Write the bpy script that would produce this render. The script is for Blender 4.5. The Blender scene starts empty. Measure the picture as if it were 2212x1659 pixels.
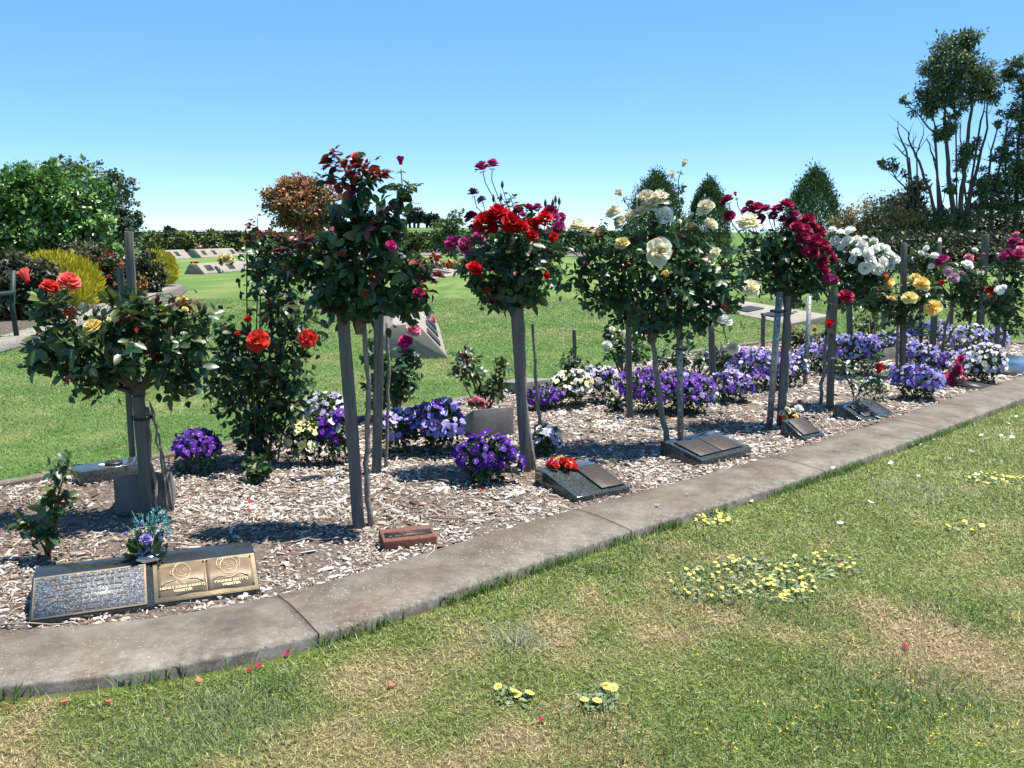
import bpy, math
import numpy as np
from mathutils import Matrix, Vector
SC = bpy.context.scene
COL = SC.collection
# ------------------------------------------------------------------ camera
F, CX, CY, HV, CH = 1944., 1106., 829.5, 501., 1.5      # focal length and picture centre in units of a 2212 px wide picture
TH = math.atan((CY-HV)/F)
cam = bpy.data.objects.new('camera', bpy.data.cameras.new('camera'))
COL.objects.link(cam); SC.camera = cam
cam.location = (0, 0, CH); cam.rotation_euler = (math.pi/2-TH, 0, 0)
cam.data.sensor_width = 36; cam.data.lens = 36*F/2212; cam.data.clip_start = .05; cam.data.clip_end = 40000
# ------------------------------------------------------------------ sky, sun, exposure
SUN_EL, SUN_AZ = math.radians(71), math.radians(14)     # azimuth from +X towards +Y
world = bpy.data.worlds.new('World'); SC.world = world; world.use_nodes = True
wn = world.node_tree; bg = wn.nodes['Background']
sky = wn.nodes.new('ShaderNodeTexSky'); sky.sky_type = 'NISHITA'; sky.sun_disc = False
sky.sun_elevation = SUN_EL; sky.sun_rotation = math.pi/2-SUN_AZ
sky.air_density = .45; sky.dust_density = 0; sky.ozone_density = 7.0; sky.altitude = 50
hsv = wn.nodes.new('ShaderNodeHueSaturation'); hsv.inputs['Saturation'].default_value = 1.6; hsv.inputs['Value'].default_value = 1.72; hsv.inputs['Hue'].default_value = .5
gm = wn.nodes.new('ShaderNodeGamma'); gm.inputs[1].default_value = .47
wn.links.new(sky.outputs[0], gm.inputs[0]); wn.links.new(gm.outputs[0], hsv.inputs['Color']); wn.links.new(hsv.outputs[0], bg.inputs[0])
bg.inputs[1].default_value = .15
sun = bpy.data.objects.new('sun', bpy.data.lights.new('sun', 'SUN')); COL.objects.link(sun)
sun.data.energy = 5; sun.data.angle = math.radians(.5); sun.data.color = (1, .95, .87)
SD = Vector((math.cos(SUN_EL)*math.cos(SUN_AZ), math.cos(SUN_EL)*math.sin(SUN_AZ), math.sin(SUN_EL)))
sun.rotation_euler = SD.to_track_quat('Z', 'Y').to_euler(); sun.location = (6, 2, 20)
vs = SC.view_settings; vs.view_transform = 'Standard'; vs.look = 'None'; vs.gamma = 1; vs.use_curve_mapping = False
vs.exposure = 1.18
SC.render.film_transparent = False
try:
    SC.cycles.max_bounces = 6; SC.cycles.transparent_max_bounces = 6; SC.cycles.sample_clamp_indirect = 4
    SC.cycles.use_denoising = True
except Exception: pass

# ------------------------------------------------------------------ geometry helpers
fw = np.array([0, math.cos(TH), -math.sin(TH)]); upv = np.array([0, math.sin(TH), math.cos(TH)]); rt = np.array([1., 0, 0])
CAM = np.array([0, 0, CH])
RNG = np.random.default_rng(7)
def ray(u, v): return fw+(u-CX)/F*rt+(CY-v)/F*upv
def G(u, v, z=0.):
    d = ray(u, v); return CAM+d*((z-CH)/d[2])
def W(u, v, Y):
    d = ray(u, v); return CAM+d*(Y/d[1])
def MP(p): return float((np.asarray(p)-CAM)@fw)/F        # metres per picture unit at p
def project(P):
    q = P-CAM; z = q@fw; return CX+F*q[:, 0]/z, CY-F*(q@upv)/z, z
def nrm(a): return a/np.maximum(np.linalg.norm(a, axis=-1, keepdims=True), 1e-9)
def basis(ax, up):                                        # columns x=axis, y=side, z=normal
    x = nrm(ax); y = nrm(np.cross(up, x)); z = np.cross(x, y)
    return np.stack([x, y, z], -1)
def zbasis(z, rng):
    z = nrm(z); h = rng.normal(size=z.shape); x = nrm(np.cross(h, z)); y = np.cross(z, x)
    return np.stack([x, y, z], -1)
def sph(n, rng): return nrm(rng.normal(size=(n, 3)))
_lat = np.random.default_rng(3).random((64, 64))
def vnoise(x, y):
    xi = np.floor(x).astype(int); yi = np.floor(y).astype(int); fx = x-xi; fy = y-yi
    fx = fx*fx*(3-2*fx); fy = fy*fy*(3-2*fy)
    g = lambda a, b: _lat[a % 64, b % 64]
    return (g(xi, yi)*(1-fx)+g(xi+1, yi)*fx)*(1-fy)+(g(xi, yi+1)*(1-fx)+g(xi+1, yi+1)*fx)*fy
def fbm(x, y, o=4):
    s = 0; a = .5
    for i in range(o): s = s+a*vnoise(x*2**i+17*i, y*2**i+31*i); a *= .5
    return s/(1-.5**o)
class MB:
    def __init__(s): s.v = []; s.c = []; s.f = []; s.n = 0
    def add(s, V, Fc, col=(.5, .5, .5)):
        V = np.asarray(V, float); s.v.append(V)
        s.c.append(np.broadcast_to(np.asarray(col, float), (len(V), 3)))
        for f in (Fc if isinstance(Fc, list) and len(Fc) and isinstance(Fc[0], np.ndarray) else [Fc]):
            if isinstance(f, np.ndarray): s.f.append(f+s.n)
            else:
                for k in set(map(len, f)): s.f.append(np.array([q for q in f if len(q) == k])+s.n)
        s.n += len(V); return s
    def inst(s, tv, tf, R, T, col):
        V = np.einsum('nij,kj->nki', R, tv)+T[:, None, :]; N, K = V.shape[:2]
        col = np.asarray(col, float)
        if col.ndim == 2: col = np.repeat(col[:, None, :], K, 1)
        s.v.append(V.reshape(-1, 3)); s.c.append(np.broadcast_to(col, (N, K, 3)).reshape(-1, 3))
        fs = tf if isinstance(tf, list) else [tf]
        for f in fs: s.f.append((f[None]+(np.arange(N)*K)[:, None, None]).reshape(-1, f.shape[1])+s.n)
        s.n += N*K; return s
    def tube(s, P, r, k=6, col=(.2, .15, .1)):
        P = np.asarray(P, float); n = len(P); r = np.broadcast_to(np.asarray(r, float), (n,))
        T = nrm(np.gradient(P, axis=0)); h = np.array([.31, .95, .05]) if abs(T[:, 2]).mean() > .5 else np.array([0, 0, 1.])
        A = nrm(np.cross(T, h)); B = np.cross(T, A); t = np.arange(k)*2*math.pi/k
        V = P[:, None]+r[:, None, None]*(A[:, None]*np.cos(t)[None, :, None]+B[:, None]*np.sin(t)[None, :, None])
        i = np.arange(n-1)[:, None]*k; j = np.arange(k)[None]
        q = np.stack([i+j, i+(j+1) % k, i+k+(j+1) % k, i+k+j], -1).reshape(-1, 4)
        return s.add(V.reshape(-1, 3), [q, np.arange(k)[::-1][None], (np.arange(k)+(n-1)*k)[None]], col)
    def box(s, o, ax, ay, az, col=(.5, .5, .5), taper=1., bev=0.):
        o, ax, ay, az = map(lambda a: np.asarray(a, float), (o, ax, ay, az)); c = o+ax/2+ay/2
        V = []
        for z, t in ((0, 1), (1, taper)):
            for x, y in ((-.5, -.5), (.5, -.5), (.5, .5), (-.5, .5)): V.append(c+ax*x*t+ay*y*t+az*z)
        return s.add(V, [(0, 3, 2, 1), (4, 5, 6, 7), (0, 1, 5, 4), (1, 2, 6, 5), (2, 3, 7, 6), (3, 0, 4, 7)], col)
    def build(s, name, mat, parent=None, kind=None, smooth=False, origin=None, label=None, bevel=0):
        me = bpy.data.meshes.new(name)
        if s.n:
            V = np.concatenate(s.v); C = np.concatenate(s.c)
            if origin is None and parent is not None: origin = wloc(parent)
            if origin is not None: V = V-np.asarray(origin)
            me.vertices.add(len(V)); me.vertices.foreach_set('co', V.astype(np.float32).ravel())
            li = np.concatenate([f.ravel() for f in s.f]); tot = np.concatenate([np.full(len(f), f.shape[1]) for f in s.f])
            st = np.concatenate([[0], np.cumsum(tot)[:-1]])
            me.loops.add(len(li)); me.loops.foreach_set('vertex_index', li.astype(np.int32))
            me.polygons.add(len(tot)); me.polygons.foreach_set('loop_start', st.astype(np.int32))
            me.update(calc_edges=True)
            if smooth: me.polygons.foreach_set('use_smooth', np.ones(len(tot), bool))
            a = me.color_attributes.new('Col', 'FLOAT_COLOR', 'POINT')
            a.data.foreach_set('color', np.concatenate([C, np.ones((len(C), 1))], 1).astype(np.float32).ravel())
        me.materials.append(mat)
        o = bpy.data.objects.new(name, me); COL.objects.link(o)
        if parent is not None:
            o.parent = parent
        elif origin is not None: o.location = origin
        if kind: o['kind'] = kind
        if label: o['label'] = label
        if bevel:
            m = o.modifiers.new('edge', 'BEVEL'); m.width = bevel; m.segments = 2; m.limit_method = 'ANGLE'
        return o
def wloc(o):
    l = np.array(o.location)
    return l if o.parent is None else l+wloc(o.parent)
def tag(o, label, cat, group=None):
    o['label'] = label; o['category'] = cat
    if group: o['group'] = group
    return o
def thing(name, loc, label, cat, group=None, kind=None):
    o = bpy.data.objects.new(name, None); COL.objects.link(o); o.location = tuple(loc); o.empty_display_size = .05
    if kind: o['kind'] = kind
    else: tag(o, label, cat, group)
    return o
def child(name, me, parent, M):
    o = bpy.data.objects.new(name, me); COL.objects.link(o); o.parent = parent; o.matrix_basis = M; return o
def M4(R, T, s=1.):
    m = np.eye(4); m[:3, :3] = R*s; m[:3, 3] = T; return Matrix(m.tolist())

# ------------------------------------------------------------------ materials
def newmat(name):
    m = bpy.data.materials.new(name); m.use_nodes = True; nt = m.node_tree
    return m, nt, nt.nodes['Principled BSDF']
def vcmat(name, rough=.6, trans=0., spec=.5, rnd=0., bump=0., bscale=200., metal=0., mottle=0., mscale=8.):
    m, nt, p = newmat(name); N = nt.nodes; L = nt.links
    a = N.new('ShaderNodeAttribute'); a.attribute_name = 'Col'; out = a.outputs['Color']
    if rnd:
        oi = N.new('ShaderNodeObjectInfo'); mr = N.new('ShaderNodeMapRange'); mr.inputs[3].default_value = 1-rnd; mr.inputs[4].default_value = 1+rnd
        L.new(oi.outputs['Random'], mr.inputs[0]); h = N.new('ShaderNodeHueSaturation'); L.new(mr.outputs[0], h.inputs['Value']); L.new(out, h.inputs['Color']); out = h.outputs[0]
    if mottle:
        t = N.new('ShaderNodeTexNoise'); t.inputs['Scale'].default_value = mscale; t.inputs['Detail'].default_value = 8; t.inputs['Roughness'].default_value = .65
        g = N.new('ShaderNodeNewGeometry'); L.new(g.outputs['Position'], t.inputs['Vector'])
        mr = N.new('ShaderNodeMapRange'); mr.inputs[1].default_value = .3; mr.inputs[2].default_value = .7; mr.inputs[3].default_value = 1-mottle; mr.inputs[4].default_value = 1+mottle
        L.new(t.outputs['Fac'], mr.inputs[0]); h = N.new('ShaderNodeHueSaturation'); L.new(mr.outputs[0], h.inputs['Value']); L.new(out, h.inputs['Color']); out = h.outputs[0]
    L.new(out, p.inputs['Base Color']); p.inputs['Roughness'].default_value = rough; p.inputs['Specular IOR Level'].default_value = spec; p.inputs['Metallic'].default_value = metal
    if bump:
        t = N.new('ShaderNodeTexNoise'); t.inputs['Scale'].default_value = bscale; t.inputs['Detail'].default_value = 4
        g = N.new('ShaderNodeNewGeometry'); L.new(g.outputs['Position'], t.inputs['Vector'])
        b = N.new('ShaderNodeBump'); b.inputs['Strength'].default_value = bump; b.inputs['Distance'].default_value = .01
        L.new(t.outputs['Fac'], b.inputs['Height']); L.new(b.outputs[0], p.inputs['Normal'])
    if trans:
        tr = N.new('ShaderNodeBsdfTranslucent'); mx = N.new('ShaderNodeMixShader'); mx.inputs[0].default_value = trans
        L.new(out, tr.inputs[0]); L.new(p.outputs[0], mx.inputs[1]); L.new(tr.outputs[0], mx.inputs[2]); L.new(mx.outputs[0], N['Material Output'].inputs[0])
    return m
def ramp(nt, fac, stops):
    r = nt.nodes.new('ShaderNodeValToRGB'); e = r.color_ramp.elements
    while len(e) < len(stops): e.new(.5)
    for i, (p, c) in enumerate(stops): e[i].position = p; e[i].color = (*c, 1)
    nt.links.new(fac, r.inputs[0]); return r.outputs[0]
def noise(nt, scale, detail=6, rough=.6, stretch=None):
    t = nt.nodes.new('ShaderNodeTexNoise'); t.inputs['Scale'].default_value = scale; t.inputs['Detail'].default_value = detail; t.inputs['Roughness'].default_value = rough
    g = nt.nodes.new('ShaderNodeNewGeometry'); src = g.outputs['Position']
    if stretch:
        mp = nt.nodes.new('ShaderNodeMapping'); mp.inputs['Scale'].default_value = stretch; nt.links.new(src, mp.inputs[0]); src = mp.outputs[0]
    nt.links.new(src, t.inputs['Vector']); return t.outputs['Fac']
def mixc(nt, fac, a, b, mode='MIX'):
    m = nt.nodes.new('ShaderNodeMix'); m.data_type = 'RGBA'; m.blend_type = mode
    for s, i in ((a, 6), (b, 7)):
        if hasattr(s, 'type') and not isinstance(s, tuple): nt.links.new(s, m.inputs[i])
        else: m.inputs[i].default_value = (*s, 1)
    if isinstance(fac, (int, float)): m.inputs[0].default_value = fac
    else: nt.links.new(fac, m.inputs[0])
    return m.outputs[2]
def bump(nt, p, h, strength, dist=.01):
    b = nt.nodes.new('ShaderNodeBump'); b.inputs['Strength'].default_value = strength; b.inputs['Distance'].default_value = dist
    nt.links.new(h, b.inputs['Height']); nt.links.new(b.outputs[0], p.inputs['Normal'])
M_LEAF = vcmat('rose_leaf', .4, .34, .62, .42)
M_TREE = vcmat('tree_leaf', .5, .2, .35)
M_GLOSS = vcmat('glossy_leaf', .3, .15, .5)
M_PETAL = vcmat('petal', .6, .38, .2, .2)
M_PANSY = vcmat('pansy_petal', .6, .22, .2, .25)
M_BARK = vcmat('bark', .85, 0, .2, 0, .6, 60, mottle=.35, mscale=30)
M_CHIP = vcmat('wood_chip', .85, 0, .2)
M_GRASS = vcmat('grass_blade', .55, .3, .3)
M_PLAIN = vcmat('painted', .6, 0, .4)
def stake_mat():
    m, nt, p = newmat('weathered_wood'); n = noise(nt, 60, 8, .7, (1, 1, .06)); n2 = noise(nt, 6, 4, .6)
    c = ramp(nt, n, [(.3, (.06, .055, .047)), (.52, (.115, .107, .093)), (.75, (.19, .178, .158))])
    c = mixc(nt, ramp(nt, n2, [(.45, (0, 0, 0)), (.7, (.55,)*3)]), c, (.1, .11, .08))
    nt.links.new(c, p.inputs[0]); p.inputs['Roughness'].default_value = .9; bump(nt, p, n, .7, .006); return m
M_STAKE = stake_mat()
def galv_mat():
    m, nt, p = newmat('galvanised_steel'); n = noise(nt, 40, 5)
    nt.links.new(ramp(nt, n, [(.3, (.2, .21, .21)), (.7, (.31, .32, .31))]), p.inputs[0]); p.inputs['Metallic'].default_value = .35; p.inputs['Roughness'].default_value = .5; return m
M_GALV = galv_mat()
def concrete_mat(name, a, b, stain, spk=True, sc=5):
    m, nt, p = newmat(name); n = noise(nt, sc, 8, .65); f = noise(nt, 90, 4, .7)
    c = ramp(nt, n, [(.3, stain), (.5, a), (.72, b)])
    c = mixc(nt, .18, c, ramp(nt, f, [(.3, (.25,)*3), (.7, (.75,)*3)]), 'OVERLAY')
    if spk:
        v = nt.nodes.new('ShaderNodeTexVoronoi'); v.inputs['Scale'].default_value = 55
        g = nt.nodes.new('ShaderNodeNewGeometry'); nt.links.new(g.outputs['Position'], v.inputs['Vector'])
        c = mixc(nt, ramp(nt, v.outputs['Distance'], [(.12, (.6,)*3), (.22, (0,)*3)]), c, (.5, .46, .4))
    nt.links.new(c, p.inputs[0]); p.inputs['Roughness'].default_value = .88; p.inputs['Specular IOR Level'].default_value = .25
    bump(nt, p, f, .35, .006); return m
M_CONC = concrete_mat('monument_concrete', (.235, .21, .175), (.285, .26, .215), (.185, .168, .14), False, 3)
M_BLOCK = concrete_mat('grey_concrete', (.15, .15, .14), (.21, .205, .19), (.1, .1, .093), False, 7)
M_PATH = concrete_mat('path_concrete', (.2, .18, .158), (.25, .226, .2), (.155, .139, .12), False, 2)
def kerb_mat():                                           # colour attribute R: 0 at the bed edge, 1 at the scuffed outer edge
    m, nt, p = newmat('kerb_concrete'); n = noise(nt, 4.5, 9, .68); f = noise(nt, 110, 4, .7); n3 = noise(nt, 1.6, 3)
    c = ramp(nt, n, [(.3, (.062, .052, .043)), (.46, (.11, .095, .077)), (.6, (.155, .137, .113)), (.72, (.22, .2, .17))])
    rust = ramp(nt, noise(nt, 3, 5), [(.5, (0,)*3), (.72, (.5,)*3)]); c = mixc(nt, rust, c, (.105, .066, .036))
    v = nt.nodes.new('ShaderNodeTexVoronoi'); v.inputs['Scale'].default_value = 48
    g = nt.nodes.new('ShaderNodeNewGeometry'); nt.links.new(g.outputs['Position'], v.inputs['Vector'])
    sp = nt.nodes.new('ShaderNodeMath'); sp.operation = 'MULTIPLY'
    nt.links.new(ramp(nt, v.outputs['Distance'], [(.14, (.9,)*3), (.24, (0,)*3)]), sp.inputs[0]); nt.links.new(ramp(nt, n3, [(.4, (.15,)*3), (.6, (1,)*3)]), sp.inputs[1])
    c = mixc(nt, sp.outputs[0], c, (.27, .245, .21))
    a = nt.nodes.new('ShaderNodeAttribute'); a.attribute_name = 'Col'; s = nt.nodes.new('ShaderNodeSeparateColor'); nt.links.new(a.outputs['Color'], s.inputs[0])
    e = nt.nodes.new('ShaderNodeMath'); e.operation = 'MULTIPLY'
    sc = ramp(nt, noise(nt, 22, 10, .8), [(.46, (0,)*3), (.6, (1,)*3)])
    nt.links.new(ramp(nt, s.outputs[0], [(.35, (0,)*3), (.95, (.55,)*3)]), e.inputs[0]); nt.links.new(sc, e.inputs[1])
    c = mixc(nt, e.outputs[0], c, (.29, .275, .25))
    c = mixc(nt, .22, c, ramp(nt, f, [(.3, (.25,)*3), (.7, (.75,)*3)]), 'OVERLAY')
    nt.links.new(c, p.inputs[0]); p.inputs['Roughness'].default_value = .9; p.inputs['Specular IOR Level'].default_value = .2; bump(nt, p, f, .3, .004); return m
M_KERB = kerb_mat()
def granite_mat(name='dark_granite', k=1.):
    m, nt, p = newmat(name); v = nt.nodes.new('ShaderNodeTexVoronoi'); v.inputs['Scale'].default_value = 380
    g = nt.nodes.new('ShaderNodeNewGeometry'); nt.links.new(g.outputs['Position'], v.inputs['Vector'])
    s = nt.nodes.new('ShaderNodeSeparateColor'); nt.links.new(v.outputs['Color'], s.inputs[0])
    nt.links.new(ramp(nt, s.outputs[0], [(0, (.012, .014, .015)), (.6, (.03, .034, .034)), (.85, tuple(k*q for q in (.05, .062, .06))), (.97, tuple(k*q for q in (.13, .155, .15)))]), p.inputs[0])
    p.inputs['Roughness'].default_value = .12; p.inputs['Specular IOR Level'].default_value = .55; return m
M_GRAN = granite_mat(); M_BLACK = granite_mat('black_granite', .3)
def bronze_mat(name, c, rough, metal, mott):
    m, nt, p = newmat(name); n = noise(nt, 25, 6)
    nt.links.new(ramp(nt, n, [(.3, tuple(x*(1-mott) for x in c)), (.7, tuple(x*(1+mott) for x in c))]), p.inputs[0]); p.inputs['Metallic'].default_value = metal; p.inputs['Roughness'].default_value = rough; return m
M_BRONZE = bronze_mat('dark_bronze', (.032, .027, .024), .5, .3, .25)
M_BRASS = bronze_mat('polished_bronze', (.42, .32, .19), .45, .4, .15)
M_BOOK = bronze_mat('book_bronze', (.17, .125, .078), .55, .25, .2)
M_COPPER = bronze_mat('copper_letters', (.13, .078, .052), .5, .3, .2)
def pebble_mat():
    m, nt, p = newmat('grey_stipple'); v = nt.nodes.new('ShaderNodeTexVoronoi'); v.inputs['Scale'].default_value = 260
    g = nt.nodes.new('ShaderNodeNewGeometry'); nt.links.new(g.outputs['Position'], v.inputs['Vector'])
    s = nt.nodes.new('ShaderNodeSeparateColor'); nt.links.new(v.outputs['Color'], s.inputs[0])
    nt.links.new(ramp(nt, s.outputs[0], [(0, (.035, .038, .042)), (.5, (.085, .093, .1)), (.8, (.17, .185, .2)), (1, (.36, .38, .4))]), p.inputs[0])
    p.inputs['Roughness'].default_value = .45; bump(nt, p, s.outputs[0], .5, .003); return m
M_STIPPLE = pebble_mat()
def brick_mat():
    m, nt, p = newmat('red_brick'); nt.links.new(ramp(nt, noise(nt, 70, 6), [(.3, (.075, .025, .016)), (.7, (.17, .065, .04))]), p.inputs[0]); p.inputs['Roughness'].default_value = .9; bump(nt, p, noise(nt, 150), .5, .004); return m
M_BRICK = brick_mat()
def lawn_mat():
    m, nt, p = newmat('lawn_turf'); a = nt.nodes.new('ShaderNodeAttribute'); a.attribute_name = 'Col'
    f = noise(nt, 26, 6, .75); f2 = noise(nt, 150, 3, .7); w = noise(nt, 1.1, 5, .6, (1, .35, 1))
    c = mixc(nt, .55, a.outputs['Color'], ramp(nt, f, [(.28, (.2,)*3), (.72, (.8,)*3)]), 'OVERLAY')
    c = mixc(nt, .4, c, ramp(nt, f2, [(.3, (.2,)*3), (.7, (.8,)*3)]), 'OVERLAY')
    c = mixc(nt, ramp(nt, w, [(.5, (0,)*3), (.8, (.45,)*3)]), c, (.19, .2, .07))
    nt.links.new(c, p.inputs[0]); p.inputs['Roughness'].default_value = .9; p.inputs['Specular IOR Level'].default_value = .1
    bump(nt, p, f2, .8, .03); return m
M_LAWN = lawn_mat()
def soil_mat():
    m, nt, p = newmat('mulch_bed'); n = noise(nt, 45, 8, .75); 
    nt.links.new(ramp(nt, n, [(.3, (.06, .042, .032)), (.5, (.15, .11, .086)), (.62, (.28, .23, .19)), (.75, (.4, .345, .3))]), p.inputs[0])
    p.inputs['Roughness'].default_value = .95; bump(nt, p, n, 1., .03); return m
M_SOIL = soil_mat()
def water_mat():
    m, nt, p = newmat('sea_water'); p.inputs[0].default_value = (.06, .2, .26, 1); p.inputs['Roughness'].default_value = .5; return m

# ------------------------------------------------------------------ templates
LF8 = np.array([(0, 0, 0), (.45, 0, -.04), (.8, 0, -.07), (1, 0, -.14), (.16, .2, .03), (.45, .29, .05), (.78, .17, -.03), (.16, -.2, .03), (.45, -.29, .05), (.78, -.17, -.03)])
LF8F = np.array([(0, 1, 4), (1, 5, 4), (1, 2, 5), (2, 6, 5), (2, 3, 6), (0, 7, 1), (1, 7, 8), (1, 8, 2), (2, 8, 9), (2, 9, 3)])
LF4 = np.array([(0, 0, 0), (.5, .3, .07), (1, 0, -.06), (.5, -.3, .07)]); LF4F = np.array([(0, 2, 1), (0, 3, 2)])
CHIP = np.array([(-.5, -.5, 0), (.5, -.38, 0), (.46, .5, 0), (-.44, .42, 0), (-.45, -.4, 1), (.42, -.3, 1), (.4, .36, 1), (-.4, .38, 1)])
CHIPF = np.array([(4, 5, 6, 7), (0, 1, 5, 4), (1, 2, 6, 5), (2, 3, 7, 6), (3, 0, 4, 7)])
BLADE = np.array([(-.5, 0, 0), (.5, 0, 0), (.36, .12, .55), (-.36, .12, .55), (0, .5, 1.)]); BLADEF = [np.array([(0, 1, 2), (0, 2, 3), (3, 2, 4)])]
def box_mesh(mb, *a, **k): mb.box(*a, **k)
def bloom_mesh(name, edge, base, core, op=1., seed=0, nq=None, back=None):
    """A rose: rings of cupped petals round an axis, diameter about 1, facing +Z; op 1 is fully open, .3 a bud."""
    r = np.random.default_rng(seed); mb = MB(); edge, base, core = (np.array(q)*.9 for q in (edge, base, core))
    rings = [(3, 3, .02, .27, 75), (4, 12, .05, .31, 66), (5, 26, .08, .35, 58), (6, 43, .1, .39, 50), (6, 60, .11, .43, 47), (5, 78, .1, .45, 50)]
    if op < .6: rings = rings[:4]
    nv, nu = 5, 5
    for k, (n, al, r0, L, ha) in enumerate(rings):
        for i in range(n):
            ph = 2*math.pi*(i+r.random()*.35)/n+k*.7; a0 = math.radians(al*op+r.normal()*6); Lk = L*(1+r.normal()*.06)
            pts = []; cc = []; rr = r0*(.5+.5*op); z = -.05*k*op
            cur = r.normal()*.15+.42*op
            for j in range(nv):
                t = j/(nv-1); a = a0*(.75+.35*t)+cur*max(0, t-.6)*2.2
                if j: rr += math.sin(a)*Lk/(nv-1); z += math.cos(a)*Lk/(nv-1)
                wdt = (.35+.65*min(1, 2.2*t))*(1-.45*max(0, (t-.65)/.35)**2)
                for q in range(nu):
                    s = q/(nu-1)*2-1; f = ph+s*math.radians(ha)*wdt
                    rq = rr*(1-.1*s*s*(1-op*.5))+.01*r.normal()*t; zq = z+(.05*s*s+.018*r.normal())*t
                    pts.append((rq*math.cos(f), rq*math.sin(f), zq)); w = t**1.3
                    kk = core if k < 2 else base
                    cc.append((kk*(1-w)+edge*w)*(1+.1*r.normal()*.6))
            q = np.array([(j*nu+i2, j*nu+i2+1, (j+1)*nu+i2+1, (j+1)*nu+i2) for j in range(nv-1) for i2 in range(nu-1)])
            mb.add(np.array(pts)+(0, 0, .1), q, np.clip(cc, 0, 1))
    for i in range(5):
        f = 2*math.pi*i/5; c, s = math.cos(f), math.sin(f)
        mb.add([(.03*c, .03*s, -.3), (.1*c-.05*s, .1*s+.05*c, -.27), (.3*c, .3*s, -.36), (.1*c+.05*s, .1*s-.05*c, -.27)], np.array([(0, 1, 2, 3)]), (.04, .09, .02))
    return mesh_only(mb, name, M_PETAL, True)
def mesh_only(mb, name, mat, smooth=False):
    o = mb.build(name, mat, smooth=smooth); me = o.data; bpy.data.objects.remove(o); return me
def compound_leaf(name, cols, seed, n=5):
    r = np.random.default_rng(seed); mb = MB(); cols = np.array(cols)
    sp = [(.5, 0, .5), (.46, 62, .44), (.46, -62, .44), (.22, 70, .36), (.22, -70, .36)][:n]
    mb.tube([(0, 0, 0), (.25, 0, .02), (.52, 0, -.02)], [.012, .01, .007], 3, cols[0]*1.2)
    for x, a, L in sp:
        a = math.radians(a+r.normal()*10); L *= 1+r.normal()*.08
        ax = np.array([[math.cos(a), math.sin(a), -.25+r.normal()*.2]]); up = np.array([[r.normal()*.3, r.normal()*.3, 1.]])
        c = cols[r.integers(len(cols))]*(1+.15*r.normal())
        mb.inst(LF8, LF8F, basis(ax, up)*L, np.array([[x, 0, .0]]), np.clip(c, .004, 1)[None])
    return mesh_only(mb, name, M_LEAF)
DK = [(.024, .062, .024), (.032, .082, .028), (.052, .11, .034)]
OL = [(.05, .085, .02), (.075, .1, .02), (.04, .09, .02)]
RD = [(.12, .012, .012), (.2, .025, .015), (.08, .012, .016)]
LEAVES = {'dark': [compound_leaf('rose_leaf', DK, i) for i in range(4)], 'olive': [compound_leaf('rose_leaf', OL+DK[2:], 10+i) for i in range(3)], 'red': [compound_leaf('rose_leaf', RD, 20+i, 5 if i else 3) for i in range(3)]}
BC = dict(red=((.55, .008, .014), (.46, .004, .01), (.24, .002, .006)), crimson=((.36, .012, .07), (.27, .006, .045), (.14, .003, .02)),
 magenta=((.46, .05, .2), (.33, .015, .11), (.17, .006, .05)), cream=((.86, .84, .68), (.84, .76, .44), (.8, .6, .18)), white=((.95, .95, .9), (.93, .93, .85), (.86, .83, .62)),
 yellow=((.86, .7, .28), (.84, .6, .11), (.8, .46, .03)), pale=((.82, .74, .36), (.8, .66, .2), (.78, .55, .12)), orange=((.72, .06, .035), (.64, .022, .018), (.42, .01, .01)),
 striped=((.75, .16, .13), (.66, .022, .03), (.5, .012, .018)), pink=((.75, .3, .38), (.7, .12, .25), (.6, .06, .16)), hot=((.7, .04, .22), (.66, .03, .2), (.4, .02, .1)),
 lilac=((.55, .38, .46), (.5, .3, .38), (.45, .2, .3)), violet=((.34, .27, .66), (.26, .18, .56), (.12, .07, .3)))
BLOOM = {}
def bloom(c, op, k):
    key = (c, op, k % 3)
    if key not in BLOOM: BLOOM[key] = bloom_mesh('bloom', *BC[c], op, hash_seed(c)+k % 3)
    return BLOOM[key]
def hash_seed(s): return sum(ord(x)*(i+3) for i, x in enumerate(s)) % 9973
PETALM = {}
def petal_mesh(c):
    if c not in PETALM:
        col = np.array(BC[c][0]); mb = MB(); V = []; 
        for j in range(4):
            for i in range(4):
                x = i/3-.5; y = j/3-.5; w = 1-.6*abs(y)**1.5; V.append((x*w, y*.9, .35*(x*x+y*y)+.06*math.sin(7*x+3*y)))
        mb.add(V, np.array([(j*4+i, j*4+i+1, j*4+i+5, j*4+i+4) for j in range(3) for i in range(3)]), col)
        PETALM[c] = mesh_only(mb, 'fallen_petal', M_PETAL, True)
    return PETALM[c]
PAL = dict(purple=[((.08, .012, .25), (.05, .006, .17))], violet=[((.15, .05, .38), (.08, .018, .25)), ((.11, .03, .33), (.06, .012, .22))], blue=[((.24, .24, .62), (.15, .12, .5)), ((.36, .36, .7), (.2, .14, .5))],
 lavender=[((.38, .33, .68), (.22, .12, .5)), ((.55, .52, .75), (.3, .18, .55))], white=[((.6, .6, .58), (.25, .16, .4)), ((.6, .6, .55), (.5, .5, .4))], cream=[((.6, .58, .4), (.58, .52, .22)), ((.56, .54, .3), (.55, .46, .1))], deep=[((.06, .009, .24), (.03, .003, .15)), ((.095, .016, .32), (.05, .008, .2))], lilacwhite=[((.46, .46, .62), (.26, .18, .48)), ((.58, .58, .63), (.3, .2, .48))])
PANSY = {}
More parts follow.
